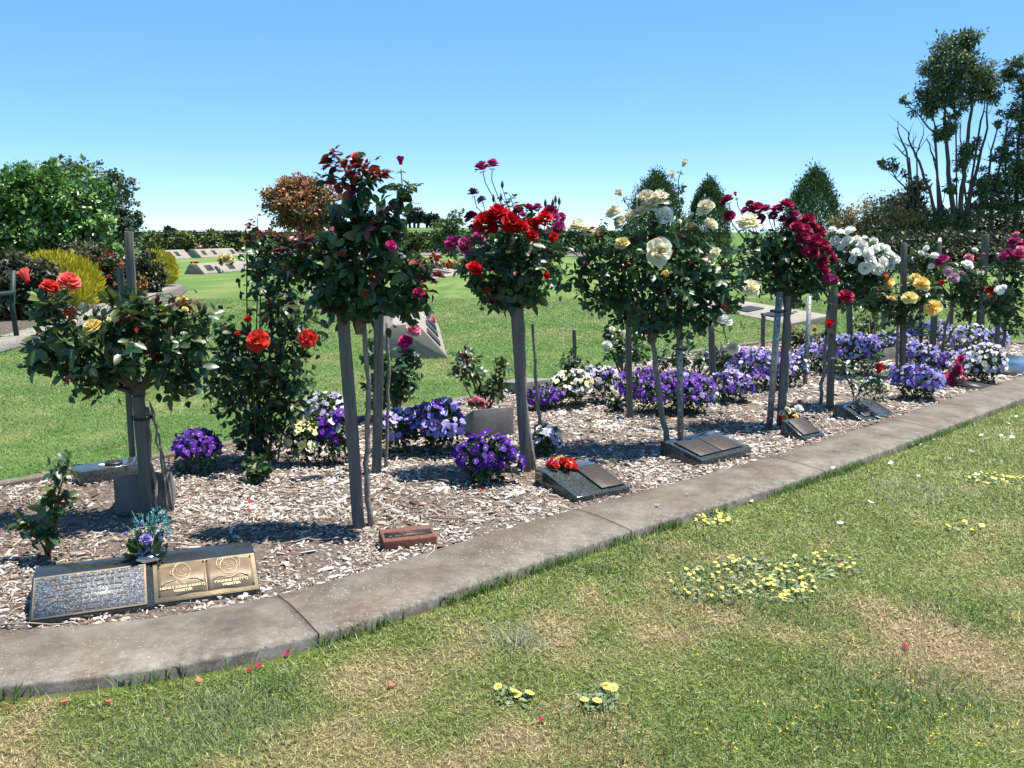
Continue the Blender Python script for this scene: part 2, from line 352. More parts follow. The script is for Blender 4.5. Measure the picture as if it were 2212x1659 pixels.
def pansy(c, k):
    L = PAL[c]; k = k % (len(L)*2); key = (c, k)
    if key in PANSY: return PANSY[key]
    e, m = map(np.array, L[k % len(L)]); mb = MB(); r = np.random.default_rng(k+hash_seed(c))
    for i, (ang, off, sz, zz) in enumerate(((60, .3, .34, -.02), (120, .3, .34, -.03), (10, .28, .3, .01), (170, .28, .3, .012), (-90, .26, .4, .03))):
        a = math.radians(ang+r.normal()*6); cx, cy = off*math.cos(a), off*math.sin(a); V = [(0, 0, zz+.03)]; cc = [np.array((.7, .5, .05))]
        for j in range(9):
            f = a-2.4+4.8*j/8; V.append((cx+sz*math.cos(f)*.92, cy+sz*math.sin(f), zz+.05*math.sin(3*f+i)+r.normal()*.02)); cc.append(e*(1+.08*r.normal()))
        V.append((cx*.6, cy*.6, zz+.02)); cc.append(m)
        n = 10; Fc = [(n, j, j+1) for j in range(1, 9)]+[(0, 1, n), (0, n, 9)]
        mb.add(V, np.array(Fc), np.clip(cc, 0, 1))
    PANSY[key] = mesh_only(mb, 'flower', M_PANSY); return PANSY[key]

# ================================================================== SETTING
def P2(l, z=0.): return np.array([G(u, v, z)[:2] for u, v in l])
front_in = np.concatenate([[(-3.3, 3.35), (-2.6, 3.05)], P2([(0, 1366), (300, 1341), (460, 1316), (600, 1287), (760, 1243), (1000, 1170), (1250, 1097), (1450, 1046), (1640, 994), (1780, 951), (1930, 903), (2100, 846), (2212, 812)], .06), [(6.4, 10.2), (7.2, 11.2)]])
back_in = np.concatenate([[(7.35, 12.0)], P2([(2174, 743), (2050, 722), (1850, 722), (1600, 742), (1400, 777), (1140, 836), (900, 880), (700, 920), (370, 983), (150, 1016), (0, 1050)], .06), [(-3.9, 4.6), (-3.8, 3.9)]])
def resample(P, step, closed=False):
    P = np.asarray(P, float)
    if closed: P = np.concatenate([P, P[:1]])
    for _ in range(2):                                   # corner cutting keeps the curve soft
        Q = [P[0]] if not closed else []
        for a, b in zip(P[:-1], P[1:]): Q += [a*.75+b*.25, a*.25+b*.75]
        if not closed: Q.append(P[-1])
        else: Q.append(Q[0])
        P = np.array(Q)
    d = np.concatenate([[0], np.cumsum(np.linalg.norm(np.diff(P, axis=0), axis=1))])
    t = np.arange(0, d[-1], step)
    return np.stack([np.interp(t, d, P[:, i]) for i in range(P.shape[1])], 1), t
loopP, loopT = resample(np.concatenate([front_in, back_in]), .03, True)
def outward(P):
    T = nrm(np.roll(P, -1, 0)-np.roll(P, 1, 0)); return np.stack([T[:, 1], -T[:, 0]], 1)
loopN = outward(loopP)
ia = np.argmin(np.linalg.norm(loopP-front_in[1], axis=1)); ib = np.argmin(np.linalg.norm(loopP-front_in[-1], axis=1)); n_loop = len(loopP)
rel = (np.arange(n_loop)-ia) % n_loop; span = (ib-ia) % n_loop
def wfun(r):
    a = np.clip(r/15, 0, 1)*np.clip((span-r)/15, 0, 1) if r <= span else 0
    return .14+.26*a
kw = np.array([wfun(r) for r in rel])
outP = loopP+loopN*kw[:, None]; lawnP = loopP+loopN*(kw+.045)[:, None]
def inside(poly, x, y):
    r = np.zeros(x.shape, bool); n = len(poly); j = n-1
    for i in range(n):
        xi, yi = poly[i]; xj, yj = poly[j]
        if yi != yj: r ^= ((yi > y) != (yj > y)) & (x < (xj-xi)*(y-yi)/(yj-yi)+xi)
        j = i
    return r
def dist_to(poly, x, y):
    d = np.full(x.shape, 1e9)
    for px, py in poly: d = np.minimum(d, (x-px)**2+(y-py)**2)
    return np.sqrt(d)
kerb = thing('kerb', (0, 0, 0), None, None, kind='structure')
j0 = np.argmin(np.linalg.norm(loopP-G(602, 1287, .06)[:2], axis=1)); joints = sorted({int((j0+round(1.72/.03*k)) % n_loop) for k in range(-1, 9)} | {int((ib+20) % n_loop)})
jl = max(q if q >= j0-80 else q+n_loop for q in joints); js = min((q for q in joints), key=lambda q: (q-jl-1) % n_loop); gap = (js-jl) % n_loop; kn = max(1, round(gap*.03/2.4))
joints = sorted(set(joints) | {int((jl+round(gap*k/kn)) % n_loop) for k in range(1, kn)})
for a, b in zip(joints, joints[1:]+[joints[0]+n_loop]):
    idx = np.arange(a, b+1) % n_loop
    if len(idx) < 6: continue
    P, N_, w = loopP[idx], loopN[idx], kw[idx]; T = np.stack([-N_[:, 1], N_[:, 0]], 1)
    P = P.copy(); P[0] += T[0]*.002; P[-1] -= T[-1]*.002
    prof = [(0, -.03, 0), (0, .054, 0), (.015, .064, .02), (.3, .068, .2), (.62, .062, .42), (.93, .05, .7), (.985, .046, .9), (1.0, .036, 1.), (1.006, -.06, 1.)]
    wob = fbm(P[:, 0]*6, P[:, 1]*6)*.007-.0035
    m = MB(); V = []; C = []
    for q, (o, z, e) in enumerate(prof):
        V.append(np.concatenate([P+N_*((w*o)+(wob if q > 4 else 0))[:, None], np.full((len(P), 1), z)+(wob[:, None]*.25 if 0 < q < 8 else 0)], 1)); C.append(np.full((len(P), 3), e))
    n = len(P); k = len(prof); q = np.array([(c*n+i, c*n+i+1, (c+1)*n+i+1, (c+1)*n+i) for c in range(k-1) for i in range(n-1)])[:, ::-1]
    m.add(np.concatenate(V), [q, np.array([[c*n for c in range(k)]]), np.array([[c*n+n-1 for c in range(k)][::-1]])], np.concatenate(C))
    m.build('kerb_segment', M_KERB, kerb)
# ---- lawn
def fadd(x, y, pts):
    s = np.zeros(x.shape)
    for u, v, r, a in pts:
        g = G(u, v); s += a*np.exp(-((x-g[0])**2+((y-g[1])*.8)**2)/(r*r))
    return s
DRY = [(1478, 1207, .16, .9), (1508, 1318, .22, 1), (1841, 1328, .15, .8), (1942, 1394, .15, .8), (2079, 1424, .18, .8), (2200, 1470, .25, 1.3), (1145, 1293, .25, .7), (1235, 1611, .25, .7), (1000, 1610, .25, .7), (40, 1562, .16, .6), (110, 1605, .2, .6), (790, 1500, .2, .5), (830, 1390, .3, .5), (1960, 1345, .12, .9), (1560, 1265, .2, .4), (600, 1560, .2, .3), (1250, 1380, .3, .4)]
GRN = [(420, 1560, .3, .9), (300, 1610, .25, .6), (560, 1500, .25, .6), (1700, 1540, .45, .7), (1900, 1600, .4, .6), (2100, 1000, .6, .8), (1800, 1120, .5, .35), (1300, 1480, .3, .4), (2200, 900, .5, .6), (1100, 1380, .15, .4)]
def lawncol(x, y, d):
    f = fbm(x*1.3+5, y*1.3+9, 5)-.5; f2 = fbm(x*6+2, y*6+1, 4)-.5
    front = inside_front(x, y)
    dry = np.where(front, .14+1.0*f+1.7*f2+.6*fadd(x, y, DRY)*(.55+1.3*(f2+.35))-.35*fadd(x, y, GRN)-.75*np.exp(-d/.16)-.04*np.clip(y-3.5, 0, 6), .08+.6*f+.5*f2)
    dry = np.clip(dry, 0, 1)[..., None]
    g = np.where(front[..., None], (.19, .25, .06), (.105, .195, .045))*(1+.6*f2[..., None])
    return g*(1-dry)+np.array((.43, .325, .18))*dry
FA, FB = np.array([-.96, 3.46]), np.array([5.3, 9.2])
def inside_front(x, y): return ((x-FA[0])*(FB[1]-FA[1])-(y-FA[1])*(FB[0]-FA[0]) > -.6) & (y < 14)
xs = 1.6*np.sinh(np.linspace(-7.4, 7.4, 250)); ys = 1.2*np.sinh(np.linspace(-3, 7.3, 260))+2.
X, Y = np.meshgrid(xs, ys); near = (np.abs(X) < 40) & (Y < 80) & (Y > -8)
D = np.full(X.shape, 3.); kd = near & (np.abs(X) < 12) & (Y < 16); D[kd] = dist_to(lawnP[::6], X[kd], Y[kd])
pu, pv, pz = project(np.stack([X, Y, 0*X], -1).reshape(-1, 3)); pu, pv, pz = (q.reshape(X.shape) for q in (pu, pv, pz)); bl = inside_front(X, Y) & near & (pz > .2) & (pu > -520) & (pu < 2950) & (pv < 2150) & (X > -4.5) & (X < 11.5)
C = lawncol(X, Y, D)*np.where(bl, .5, .9)[..., None]; far = np.clip((Y-58)/12, 0, 1)[..., None]; C = C*(1-far)+np.array((.04, .075, .02))*far  # turf darkened under the blades: shade between them put into its colour
m = MB(); nx, ny = len(xs), len(ys); i = (np.arange(ny-1)[:, None]*nx+np.arange(nx-1)[None]).ravel()
m.add(np.stack([X, Y, np.zeros_like(X)], -1).reshape(-1, 3), np.stack([i, i+1, i+nx+1, i+nx], 1), C.reshape(-1, 3))
m.build('lawn', M_LAWN, kind='structure')
# ---- sea and the grassy rise behind the hedge
m = MB(); m.add([(-30000, 800, -5), (30000, 800, -5), (30000, 30000, -5), (-30000, 30000, -5)], np.array([(0, 1, 2, 3)]), (.1, .3, .4)); m.build('sea', water_mat(), kind='structure')
def rise(name, prof, Y0, depth, col):
    m = MB(); U = np.array(prof, float); n = len(U); V = []
    for t, s in ((0, 0), (.25, .55), (.5, .85), (.75, 1), (1, .6)):
        for u, top in U:
            y = Y0+depth*t; x = (u-CX)/F*(Y0+depth*.75)/math.cos(TH); V.append((x, y, max(-.3, W(u, top, Y0+depth*.75)[2])*s-.25))
    q = np.array([(c*n+i, c*n+i+1, (c+1)*n+i+1, (c+1)*n+i) for c in range(4) for i in range(n-1)])
    V = np.array(V); c = np.array(col)*(1+.35*(fbm(V[:, 0]*.08, V[:, 1]*.08)-.5))[:, None]
    m.add(V, q, c); return m.build(name, M_LAWN, kind='structure', smooth=True)
rise('grassy_hill', [(540, 506), (620, 502), (700, 497), (800, 492), (870, 489), (960, 489), (1060, 491), (1200, 494), (1400, 497), (1700, 502)], 90, 160, (.075, .135, .03))
rise('distant_hills', [(-400, 497), (0, 499), (300, 502), (420, 500), (480, 501.5), (560, 500), (700, 502), (1300, 504)], 5000, 3000, (.07, .14, .17))  # bluish haze of distance put into the hill colour
# ---- mulch bed
def bed_z(x, y): return .022+.035*fbm(x*3, y*3, 3)
gx = np.arange(-4.2, 7.8, .07); gy = np.arange(2.7, 13.6, .07); X, Y = np.meshgrid(gx, gy)
mid = loopP+loopN*.03
ins = inside(mid[::4], X, Y); nx = len(gx); ii = (np.arange(len(gy)-1)[:, None]*nx+np.arange(nx-1)[None]); fl = ins.ravel()
ii = ii.ravel(); ii = ii[fl[ii] & fl[ii+1] & fl[ii+nx] & fl[ii+nx+1]]
m = MB(); m.add(np.stack([X, Y, bed_z(X, Y)], -1).reshape(-1, 3), np.stack([ii, ii+1, ii+nx+1, ii+nx], 1), (.1, .06, .04)); m.build('mulch_bed', M_SOIL, kind='structure')
def BG(u, v): return G(u, v, .04)
# ---- concrete path on the far left
def flat_poly(name, pts, mat, z, kind='structure', thick=.05):
    P = np.array([G(u, v)[:2] for u, v in pts]); n = len(P); V = np.concatenate([np.c_[P, np.full(n, z)], np.c_[P, np.full(n, z-thick)]])
    m = MB(); m.add(V, [np.arange(n)[::-1][None].copy() if False else np.arange(n)[None], np.array([(i, (i+1) % n, n+(i+1) % n, n+i) for i in range(n)])], (.4, .36, .3)); return m.build(name, mat, kind=kind)
flat_poly('concrete_path', [(-300, 860), (0, 764), (100, 736), (180, 706), (260, 680), (340, 658), (390, 640), (405, 628), (402, 620), (382, 614), (340, 622), (260, 643), (180, 672), (100, 702), (0, 728), (-300, 800)], M_PATH, .02)
flat_poly('garden_soil', [(-300, 800), (0, 729), (100, 703), (180, 673), (260, 644), (340, 623), (382, 615), (330, 605), (200, 606), (0, 612), (-300, 615)], M_SOIL, .016)
flat_poly('gravel_strip', [(300, 546.5), (700, 546.5), (1000, 549), (1280, 551), (1280, 543), (1000, 541.5), (300, 541.5)], M_SOIL, .02)
flat_poly('border_path', [(300, 550), (700, 550), (1000, 552.5), (1280, 555), (1280, 551.2), (1000, 549.2), (700, 546.7), (300, 546.7)], M_PATH, .03)

# ================================================================== BACKGROUND TREES, HEDGE
def crown_pts(lobes, Yd, n, rng, shell=.5, sub=40, sg=.16, dep=.9):
    """leaf positions gathered in clumps through pixel-sized lobes standing at distance Yd"""
    area = np.array([a*b for _, _, a, b in lobes]); k = rng.choice(len(lobes), sub*len(lobes), p=area/area.sum())
    L = np.array(lobes, float); c = np.array([W(u, v, Yd) for u, v in L[:, :2]]); mp = MP(c[0])
    R = np.stack([L[:, 2]*mp, (L[:, 2]+L[:, 3])/2*mp*dep, L[:, 3]*mp], 1)
    d = sph(len(k), rng); r = rng.random(len(k))**shell; cc = c[k]+d*R[k]*r[:, None]; out = d
    j = rng.integers(0, len(k), n); s = R[k[j]].mean(1, keepdims=True)*sg
    return cc[j]+rng.normal(size=(n, 3))*s*(1, 1, .7), out[j], j
def leaves_mesh(m, P, out, j, size, cols, rng, asp=.6, up=.8, droop=0., tmpl=(LF4, LF4F), var=.25):
    n = len(P); cols = np.array(cols); ci = rng.integers(0, len(cols), j.max()+1)[j]
    mixr = rng.random(n) < .3; ci[mixr] = rng.integers(0, len(cols), mixr.sum())
    ax = nrm(out*.5+rng.normal(size=(n, 3))*.8+(0, 0, .1-droop)); nn = np.array([0, 0, up])+out*.5+rng.normal(size=(n, 3))*.5
    R = basis(ax, nn)*(size*(1+.3*rng.normal(size=n)).clip(.4, 1.8))[:, None, None]; R[:, :, 1] *= asp/.6
    m.inst(*tmpl, R, P, np.clip(cols[ci]*(1+var*rng.normal(size=(n, 1))), .004, 1)); return m
def tree(name, label, cat, base, lobes, n, size, cols, trunks=(), seed=0, group=None, mat=None, crown='crown', trunk_col=(.12, .085, .06), Yd=None, twigs=0, **k):
    rng = np.random.default_rng(seed); b = G(*base); t = thing(name, b, label, cat, group); Yd = Yd or b[1]; mp = MP(b)
    kk = {q: k.pop(q) for q in ('shell', 'sub', 'sg', 'dep') if q in k}
    P, o, j = crown_pts(lobes, Yd, n, rng, **kk); P[:, 2] = np.maximum(P[:, 2], .03)
    leaves_mesh(MB(), P, o, j, size, cols, rng, **k).build(crown, mat or M_TREE, t)
    allp = []
    for pth in trunks:
        m = MB(); r0, r1 = pth[0]; pts = np.array([W(u, v, b[1]+(dy if dy else 0)) for u, v, dy in [(*q, 0)[:3] for q in pth[1:]]]); pts[0, 2] = min(pts[0, 2], 0)
        if len(pts) > 2:
            tt = np.linspace(0, len(pts)-1, len(pts)*3); pts = np.stack([np.interp(tt, range(len(pts)), pts[:, i]) for i in range(3)], 1); pts[1:-1] += rng.normal(size=(len(pts)-2, 3))*r0*.25*mp
        m.tube(pts, np.linspace(r0, r1, len(pts))*mp, 6, trunk_col).build('trunk', M_BARK, t, smooth=True); allp.append(pts[len(pts)//3:])
    if twigs:
        A_ = np.concatenate(allp); m = MB()
        for q in P[rng.choice(len(P), twigs)]:
            dd = np.linalg.norm((A_-q)*(1, 1, 1.0), axis=1)+np.where(A_[:, 2] > q[2]-.15, 4, 0); a = A_[dd.argmin()]; md = (a+q)/2+rng.normal(size=3)*.12-(0, 0, .1); m.tube([a, md, q], [.035, .022, .01], 4, trunk_col)
        for _ in range(twigs//7):
            a = A_[rng.integers(len(A_))]; q = a+np.array([rng.normal()*.5-.25, rng.normal()*.4, .5+.7*rng.random()]); m.tube([a, (a+q)/2+rng.normal(size=3)*.1, q], [.025, .015, .006], 4, trunk_col)
        m.build('branches', M_BARK, t)
    return t
GG = [(.09, .19, .04), (.12, .235, .05), (.16, .27, .07), (.06, .14, .03)]
tree('evergreen_tree', 'broad evergreen tree with bright glossy leaves behind the yellow ball conifer', 'tree', (70, 640), [(60, 470, 105, 110), (150, 450, 85, 90), (200, 510, 60, 70), (30, 430, 80, 60), (110, 410, 70, 50), (-60, 480, 90, 110), (90, 560, 110, 60), (230, 560, 40, 50)], 30000, .125, GG, [((9, 5), (90, 640), (95, 560), (110, 480)), ((7, 3), (60, 640), (50, 540), (20, 450))], 1, mat=M_GLOSS, sub=60, sg=.12)
tree('grey_green_tree', 'dusky grey-green tree rising behind the glossy evergreen', 'tree', (180, 600), [(160, 430, 110, 75), (230, 450, 65, 70), (120, 390, 60, 45), (270, 500, 38, 45), (250, 400, 40, 35), (40, 410, 70, 40), (215, 520, 60, 60), (290, 470, 16, 16), (215, 365, 12, 16), (140, 355, 25, 16)], 22000, .115, [(.085, .135, .08), (.11, .16, .095), (.06, .1, .055), (.14, .18, .115)], [((9, 5), (190, 600), (185, 520), (200, 440))], 2, sub=60, sg=.13)
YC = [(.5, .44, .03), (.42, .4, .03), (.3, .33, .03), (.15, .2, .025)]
def ball_conifer(label, base, lobes, n, seed):
    rng = np.random.default_rng(seed); b = G(*base); t = thing('yellow_conifer', b, label, 'conifer', 'clipped yellow conifers'); m = MB()
    L = np.array(lobes, float); mp = MP(b); c = np.array([W(u, v, b[1]) for u, v in L[:, :2]]); R = np.stack([L[:, 2]]*2+[L[:, 3]], 1)*mp
    k = rng.integers(0, len(L), n); d = sph(n, rng); P = c[k]+d*R[k]*(.8+.22*rng.random((n, 1))); lo = P[:, 2] > .05; P, d = P[lo], d[lo]; n = len(P)
    R3 = basis(d*.6+(0, 0, .9)+rng.normal(size=(n, 3))*.25, d+rng.normal(size=(n, 3))*.3)*(.12*(1+.25*rng.normal(size=n)))[:, None, None]; R3[:, :, 1] *= .45
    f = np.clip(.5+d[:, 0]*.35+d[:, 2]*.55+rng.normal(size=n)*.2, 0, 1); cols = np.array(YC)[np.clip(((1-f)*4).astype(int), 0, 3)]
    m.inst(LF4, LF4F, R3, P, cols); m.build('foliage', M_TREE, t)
    m = MB(); m.tube([b, b+(0, 0, .5*mp*L[0, 3])], [.06, .04], 6); m.build('trunk', M_BARK, t)
ball_conifer('large rounded yellow conifer beside the bench end', (130, 668), [(120, 622, 92, 72)], 5200, 5)
ball_conifer('smaller yellow conifer half hidden by dark shrub near path end', (345, 620), [(338, 588, 43, 42)], 3200, 6)
DKS = [(.045, .065, .03), (.07, .085, .036), (.033, .045, .022), (.085, .07, .042)]
SH = dict(crown='foliage')
tree('dark_shrub', 'dark brown-green shrub left of the large yellow conifer', 'shrub', (30, 690), [(30, 620, 75, 70), (80, 590, 45, 40), (0, 580, 60, 40)], 5200, .1, DKS, [((3, 2), (30, 690), (32, 640))], 7, **SH)
tree('dark_shrub', 'dark rounded shrub against the smaller yellow conifer', 'shrub', (318, 632), [(318, 590, 36, 46)], 2600, .1, DKS[:3], [((3, 2), (318, 632), (318, 600))], 8, **SH)
rf = tree('red_flowering_shrub', 'loose shrub dotted with small red flowers by tall dark post', 'shrub', (215, 652), [(205, 580, 62, 62), (250, 600, 40, 50), (160, 545, 40, 25)], 5200, .1, [(.06, .085, .03), (.09, .1, .045), (.045, .06, .025), (.1, .09, .05)], [((3, 2), (215, 652), (210, 600))], 9, **SH)
rngf = np.random.default_rng(44)
for u, v in [(230, 545), (240, 552), (256, 560), (190, 558), (178, 552), (205, 575), (222, 580), (250, 585), (180, 590), (236, 598), (200, 605), (215, 560), (262, 575), (170, 575), (245, 620)]:
    p = W(u, v, wloc(rf)[1]-.55)-wloc(rf); o = child('bloom', bloom('red', 1., 0), rf, M4(np.eye(3), p, .09))
tree('orange_leaved_shrub', 'small orange-tipped shrub below the dark rounded shrub', 'shrub', (290, 650), [(290, 610, 26, 42)], 1600, .09, [(.3, .17, .04), (.25, .13, .03), (.12, .1, .03)], [((2, 1), (290, 650), (290, 620))], 10, **SH)
HG = [(.045, .075, .028), (.06, .09, .033), (.035, .058, .024), (.075, .105, .038)]
# hedge and fence at the far edge of the lawn
rng = np.random.default_rng(21); h0, h1 = G(300, 543), G(1560, 549); n = 26000
hd = thing('hedge', (h0+h1)/2, 'long dark clipped hedge along the far edge of the lawn', 'hedge'); t = rng.random(n); q = h0+(h1-h0)*t[:, None]; zt = 1.38+.25*(fbm(t*40, t*0+3.)-.5)
face = rng.random(n); P = q+np.stack([0*t, np.where(face < .6, rng.random(n)*.25, rng.random(n)*1.4), np.where(face < .6, rng.random(n)*zt, zt-rng.random(n)*.15)], 1)
o = np.stack([0*t, -np.ones(n), .4+0*t], 1); leaves_mesh(MB(), P, nrm(o), (t*300).astype(int), .22, HG, rng).build('foliage', M_TREE, hd)
fa, fb = G(290, 530), G(1330, 532); fn = thing('wire_fence', (fa+fb)/2, 'thin dark wire fence running above the far hedge', 'fence')
for k in range(16):
    p = fa+(fb-fa)*k/15; m = MB(); m.box(p-(.05, .05, 0), (.1, 0, 0), (0, .1, 0), (0, 0, 1.75), (.04, .04, .04)); m.build('post', M_PLAIN, fn)
for z in (1.0, 1.35, 1.65):
    m = MB(); m.tube([fa+(0, 0, z), fb+(0, 0, z)], .018, 4, (.05, .05, .05)); m.build('wire', M_PLAIN, fn)
YG = [(.1, .15, .03), (.14, .18, .05), (.06, .1, .025)]
for (u, r, tp, lab) in [(325, 20, 500, 'round bushy shrub before the hedge, beside grey-green tree'), (360, 13, 522, 'low yellow-green shrub before the hedge, between two taller ones'), (397, 17, 498, 'upright leafy shrub before the hedge, above the monument with three plaques'), (456, 20, 499, 'rounded leafy shrub alone before the hedge, above the second far monument'), (540, 22, 512, 'sparse pale shrub before the hedge next to the red-topped tree'), (903, 14, 512, 'small rounded yellow-green shrub before the hedge, right of the tall rose'), (870, 16, 500, 'light green shrub before the hedge beneath the distant gums')]:
    h = (546-tp)/2; tree('border_shrub', lab, 'shrub', (u, 546), [(u, 546-h, r, h)], 900, .24, YG, [((1.5, 1), (u, 546), (u, 530))], int(u), group='shrubs along the far hedge', crown='foliage')
tree('red_leaved_tree', 'round-headed tree with rusty red new leaves above the hedge', 'tree', (650, 556), [(650, 440, 72, 48), (610, 430, 40, 36), (690, 430, 45, 40), (650, 410, 50, 32), (640, 475, 55, 28), (700, 470, 40, 30)], 22000, .18, [(.34, .12, .05), (.42, .16, .08), (.15, .15, .06), (.1, .12, .05), (.26, .12, .05)], [((5, 3), (652, 556), (650, 500), (640, 450)), ((3, 2), (652, 520), (675, 480), (690, 450))], 30, sub=45)
for (u, v, r, h, lab, s) in [(895, 468, 22, 22, 'dark flat-topped gum tree on the green rise, nearest the tall rose', 1), (930, 475, 17, 14, 'distant gum tree on the rise with sky showing between its trunks', 2), (950, 484, 12, 9, 'smallest distant gum tree at the end of the row on the rise', 3), (368, 505, 15, 13, 'lone dome-shaped gum tree beyond the hedge near the grey-green tree', 4)]:
    Yd = 190 if u > 800 else 150; b = W(u, 500, Yd); b[2] = 0; t = thing('distant_gum', b, lab, 'tree', 'gums far beyond the hedge'); rng = np.random.default_rng(60+s)
    P, o, j = crown_pts([(u, v-h*.2, r, h*.6), (u-r*.4, v, r*.6, h*.6), (u+r*.5, v+2, r*.5, h*.5)], Yd, 2600, rng, sub=20); leaves_mesh(MB(), P, o, j, .55, [(.04, .055, .035), (.06, .07, .045), (.03, .04, .03)], rng).build('crown', M_TREE, t)
    for du in (-.35, 0, .3): m = MB(); m.tube([W(u+du*r, 506, Yd), W(u+du*r*1.6, v, Yd)], .3, 5, (.1, .08, .07)); m.build('trunk', M_BARK, t)
tree('sapling', 'slender light green sapling standing on the middle lawn', 'tree', (974, 586), [(968, 500, 30, 32), (985, 480, 18, 28), (945, 520, 20, 26), (1000, 525, 18, 26), (970, 540, 24, 18)], 2600, .12, [(.1, .16, .05), (.13, .18, .07), (.07, .12, .035)], [((2.2, 1.2), (974, 586), (974, 540), (972, 490))], 33)
def cone_tree(label, base, tip, hw, n, seed):
    rng = np.random.default_rng(seed); b = G(*base); Yd = b[1]; t = thing('conifer_tree', b, label, 'conifer', 'dark green cone-shaped conifers'); mp = MP(b); H = W(tip[0], tip[1], Yd)[2]; R0 = hw*mp
    nb = 1100; hh = rng.random(nb)**.85; ph = rng.random(nb)*2*math.pi; prof = lambda h: R0*np.clip((1-h**2.3)**.72, .02, 2)
    cl = np.stack([np.cos(ph), np.sin(ph), 0*ph], 1)*(prof(hh)*(.82+.2*rng.random(nb)))[:, None]+np.stack([0*ph, 0*ph, hh*H], 1)
    j = rng.integers(0, nb, n); d = nrm(cl*(1, 1, 0)+1e-6)[j]; P = b+cl[j]+rng.normal(size=(n, 3))*R0*.09*(1, 1, 1.6)
    ax = d*.6+(0, 0, .9)+rng.normal(size=(n, 3))*.35; R3 = basis(ax, d+rng.normal(size=(n, 3))*.5)*(.15*(1+.3*rng.normal(size=n)))[:, None, None]; R3[:, :, 1] *= .7
    cols = np.array([(.05, .105, .035), (.07, .13, .045), (.035, .075, .028)])[rng.integers(0, 3, nb)[j]]
    m = MB(); m.inst(LF4, LF4F, R3, P, cols*(1+.2*rng.normal(size=(n, 1)))).build('crown', M_TREE, t); m = MB(); m.tube([b, b+(0, 0, H*.9)], [.12, .02], 6); m.build('trunk', M_BARK, t)
cone_tree('cone-shaped conifer rising behind the cream roses', (1414, 553), (1412, 384), 64, 17000, 41)
cone_tree('narrow conifer in the gap between cream and crimson roses', (1527, 553), (1524, 396), 47, 13000, 42)
cone_tree('tallest cone-shaped conifer, above the crimson roses', (1750, 553), (1748, 375), 62, 18000, 43)
tree('bronze_bush', 'dense rounded bush with bronze-tinged leaves beside the eucalyptus', 'bush', (1890, 556), [(1890, 480, 85, 62), (1840, 500, 50, 50), (1940, 480, 50, 55), (1900, 530, 90, 40)], 17000, .15, [(.27, .215, .1), (.34, .26, .13), (.17, .18, .07), (.12, .12, .05)], [((4, 2), (1890, 556), (1890, 500))], 45)
EU = [(.085, .125, .055), (.115, .155, .07), (.06, .095, .042), (.14, .175, .09)]
def kids(pts): return pts
E1 = [(2060, 110, 50, 38), (2095, 90, 30, 28), (2040, 150, 50, 38), (2100, 150, 48, 42), (2130, 170, 34, 34), (2020, 200, 42, 32), (2070, 195, 45, 30), (2125, 200, 40, 26), (2005, 235, 34, 20), (1957, 213, 14, 14), (2065, 235, 28, 20), (2050, 275, 26, 24), (2035, 292, 20, 14), (2095, 320, 24, 26), (2080, 345, 20, 30), (2055, 400, 18, 20), (2120, 400, 20, 40), (1920, 357, 22, 14), (1945, 375, 10, 14), (1900, 350, 10, 8), (2030, 470, 30, 26), (2080, 480, 40, 30), (2130, 440, 26, 40)]
tree('eucalyptus_tree', 'tall many-stemmed eucalyptus with open crown and bare side branches', 'tree', (2060, 556), E1, 26000, .2, EU,
     [((6.5, 1.8), (2062, 556), (2056, 440), (2048, 350), (2040, 250), (2030, 170)), ((6, 1.8), (2070, 556), (2078, 420), (2086, 330), (2100, 220), (2095, 130)), ((4.5, 1.2), (2075, 540), (2105, 380), (2130, 290), (2135, 200)), ((4, 1), (2050, 520), (2010, 420), (1985, 350), (1965, 310), (1962, 285)), ((2.5, 1), (1985, 350), (1960, 330), (1945, 300), (1938, 275)), ((2, .8), (1995, 380), (1965, 345), (1940, 320), (1930, 310)), ((2.5, 1), (2050, 350), (2020, 290), (1985, 250), (1960, 225)), ((3, 1), (2040, 500), (1990, 440), (1950, 400), (1920, 365)), ((2.5, 1), (2048, 330), (2020, 275), (2012, 240)), ((2, 1), (2088, 310), (2065, 260), (2060, 220)), ((2, 1), (2000, 400), (1980, 330), (1995, 290)), ((3, 1), (2090, 330), (2120, 260), (2128, 220)), ((3, 1), (2056, 420), (2020, 350), (2002, 300)), ((2, .8), (2056, 440), (2030, 400), (2015, 340)), ((3.5, 1), (2084, 556), (2090, 450), (2080, 360), (2075, 270))], 50, trunk_col=(.075, .058, .05), sub=34, sg=.17, shell=.75, asp=.4, droop=.35, up=.4, twigs=170)
E2 = [(2200, 140, 26, 24), (2180, 165, 26, 14), (2240, 190, 50, 40), (2190, 245, 40, 20), (2215, 300, 40, 45), (2170, 330, 24, 24), (2200, 370, 45, 45), (2160, 400, 30, 30), (2240, 400, 60, 60), (2180, 440, 50, 30), (2230, 250, 40, 40), (2150, 270, 14, 14)]
tree('eucalyptus_tree', 'darker eucalyptus with drooping branches cut by the picture edge', 'tree', (2190, 556), E2, 18000, .2, EU[:3], [((6, 1.4), (2195, 556), (2196, 420), (2200, 300), (2215, 180)), ((4, 1.2), (2150, 556), (2140, 430), (2138, 340), (2160, 260)), ((4, 1.5), (2200, 480), (2160, 430), (2135, 410)), ((3.5, 1), (2240, 556), (2235, 420), (2230, 250)), ((3, 1), (2138, 380), (2170, 300), (2180, 250))], 51, trunk_col=(.07, .055, .048), sub=34, sg=.17, shell=.75, asp=.4, droop=.35, up=.4, twigs=110)
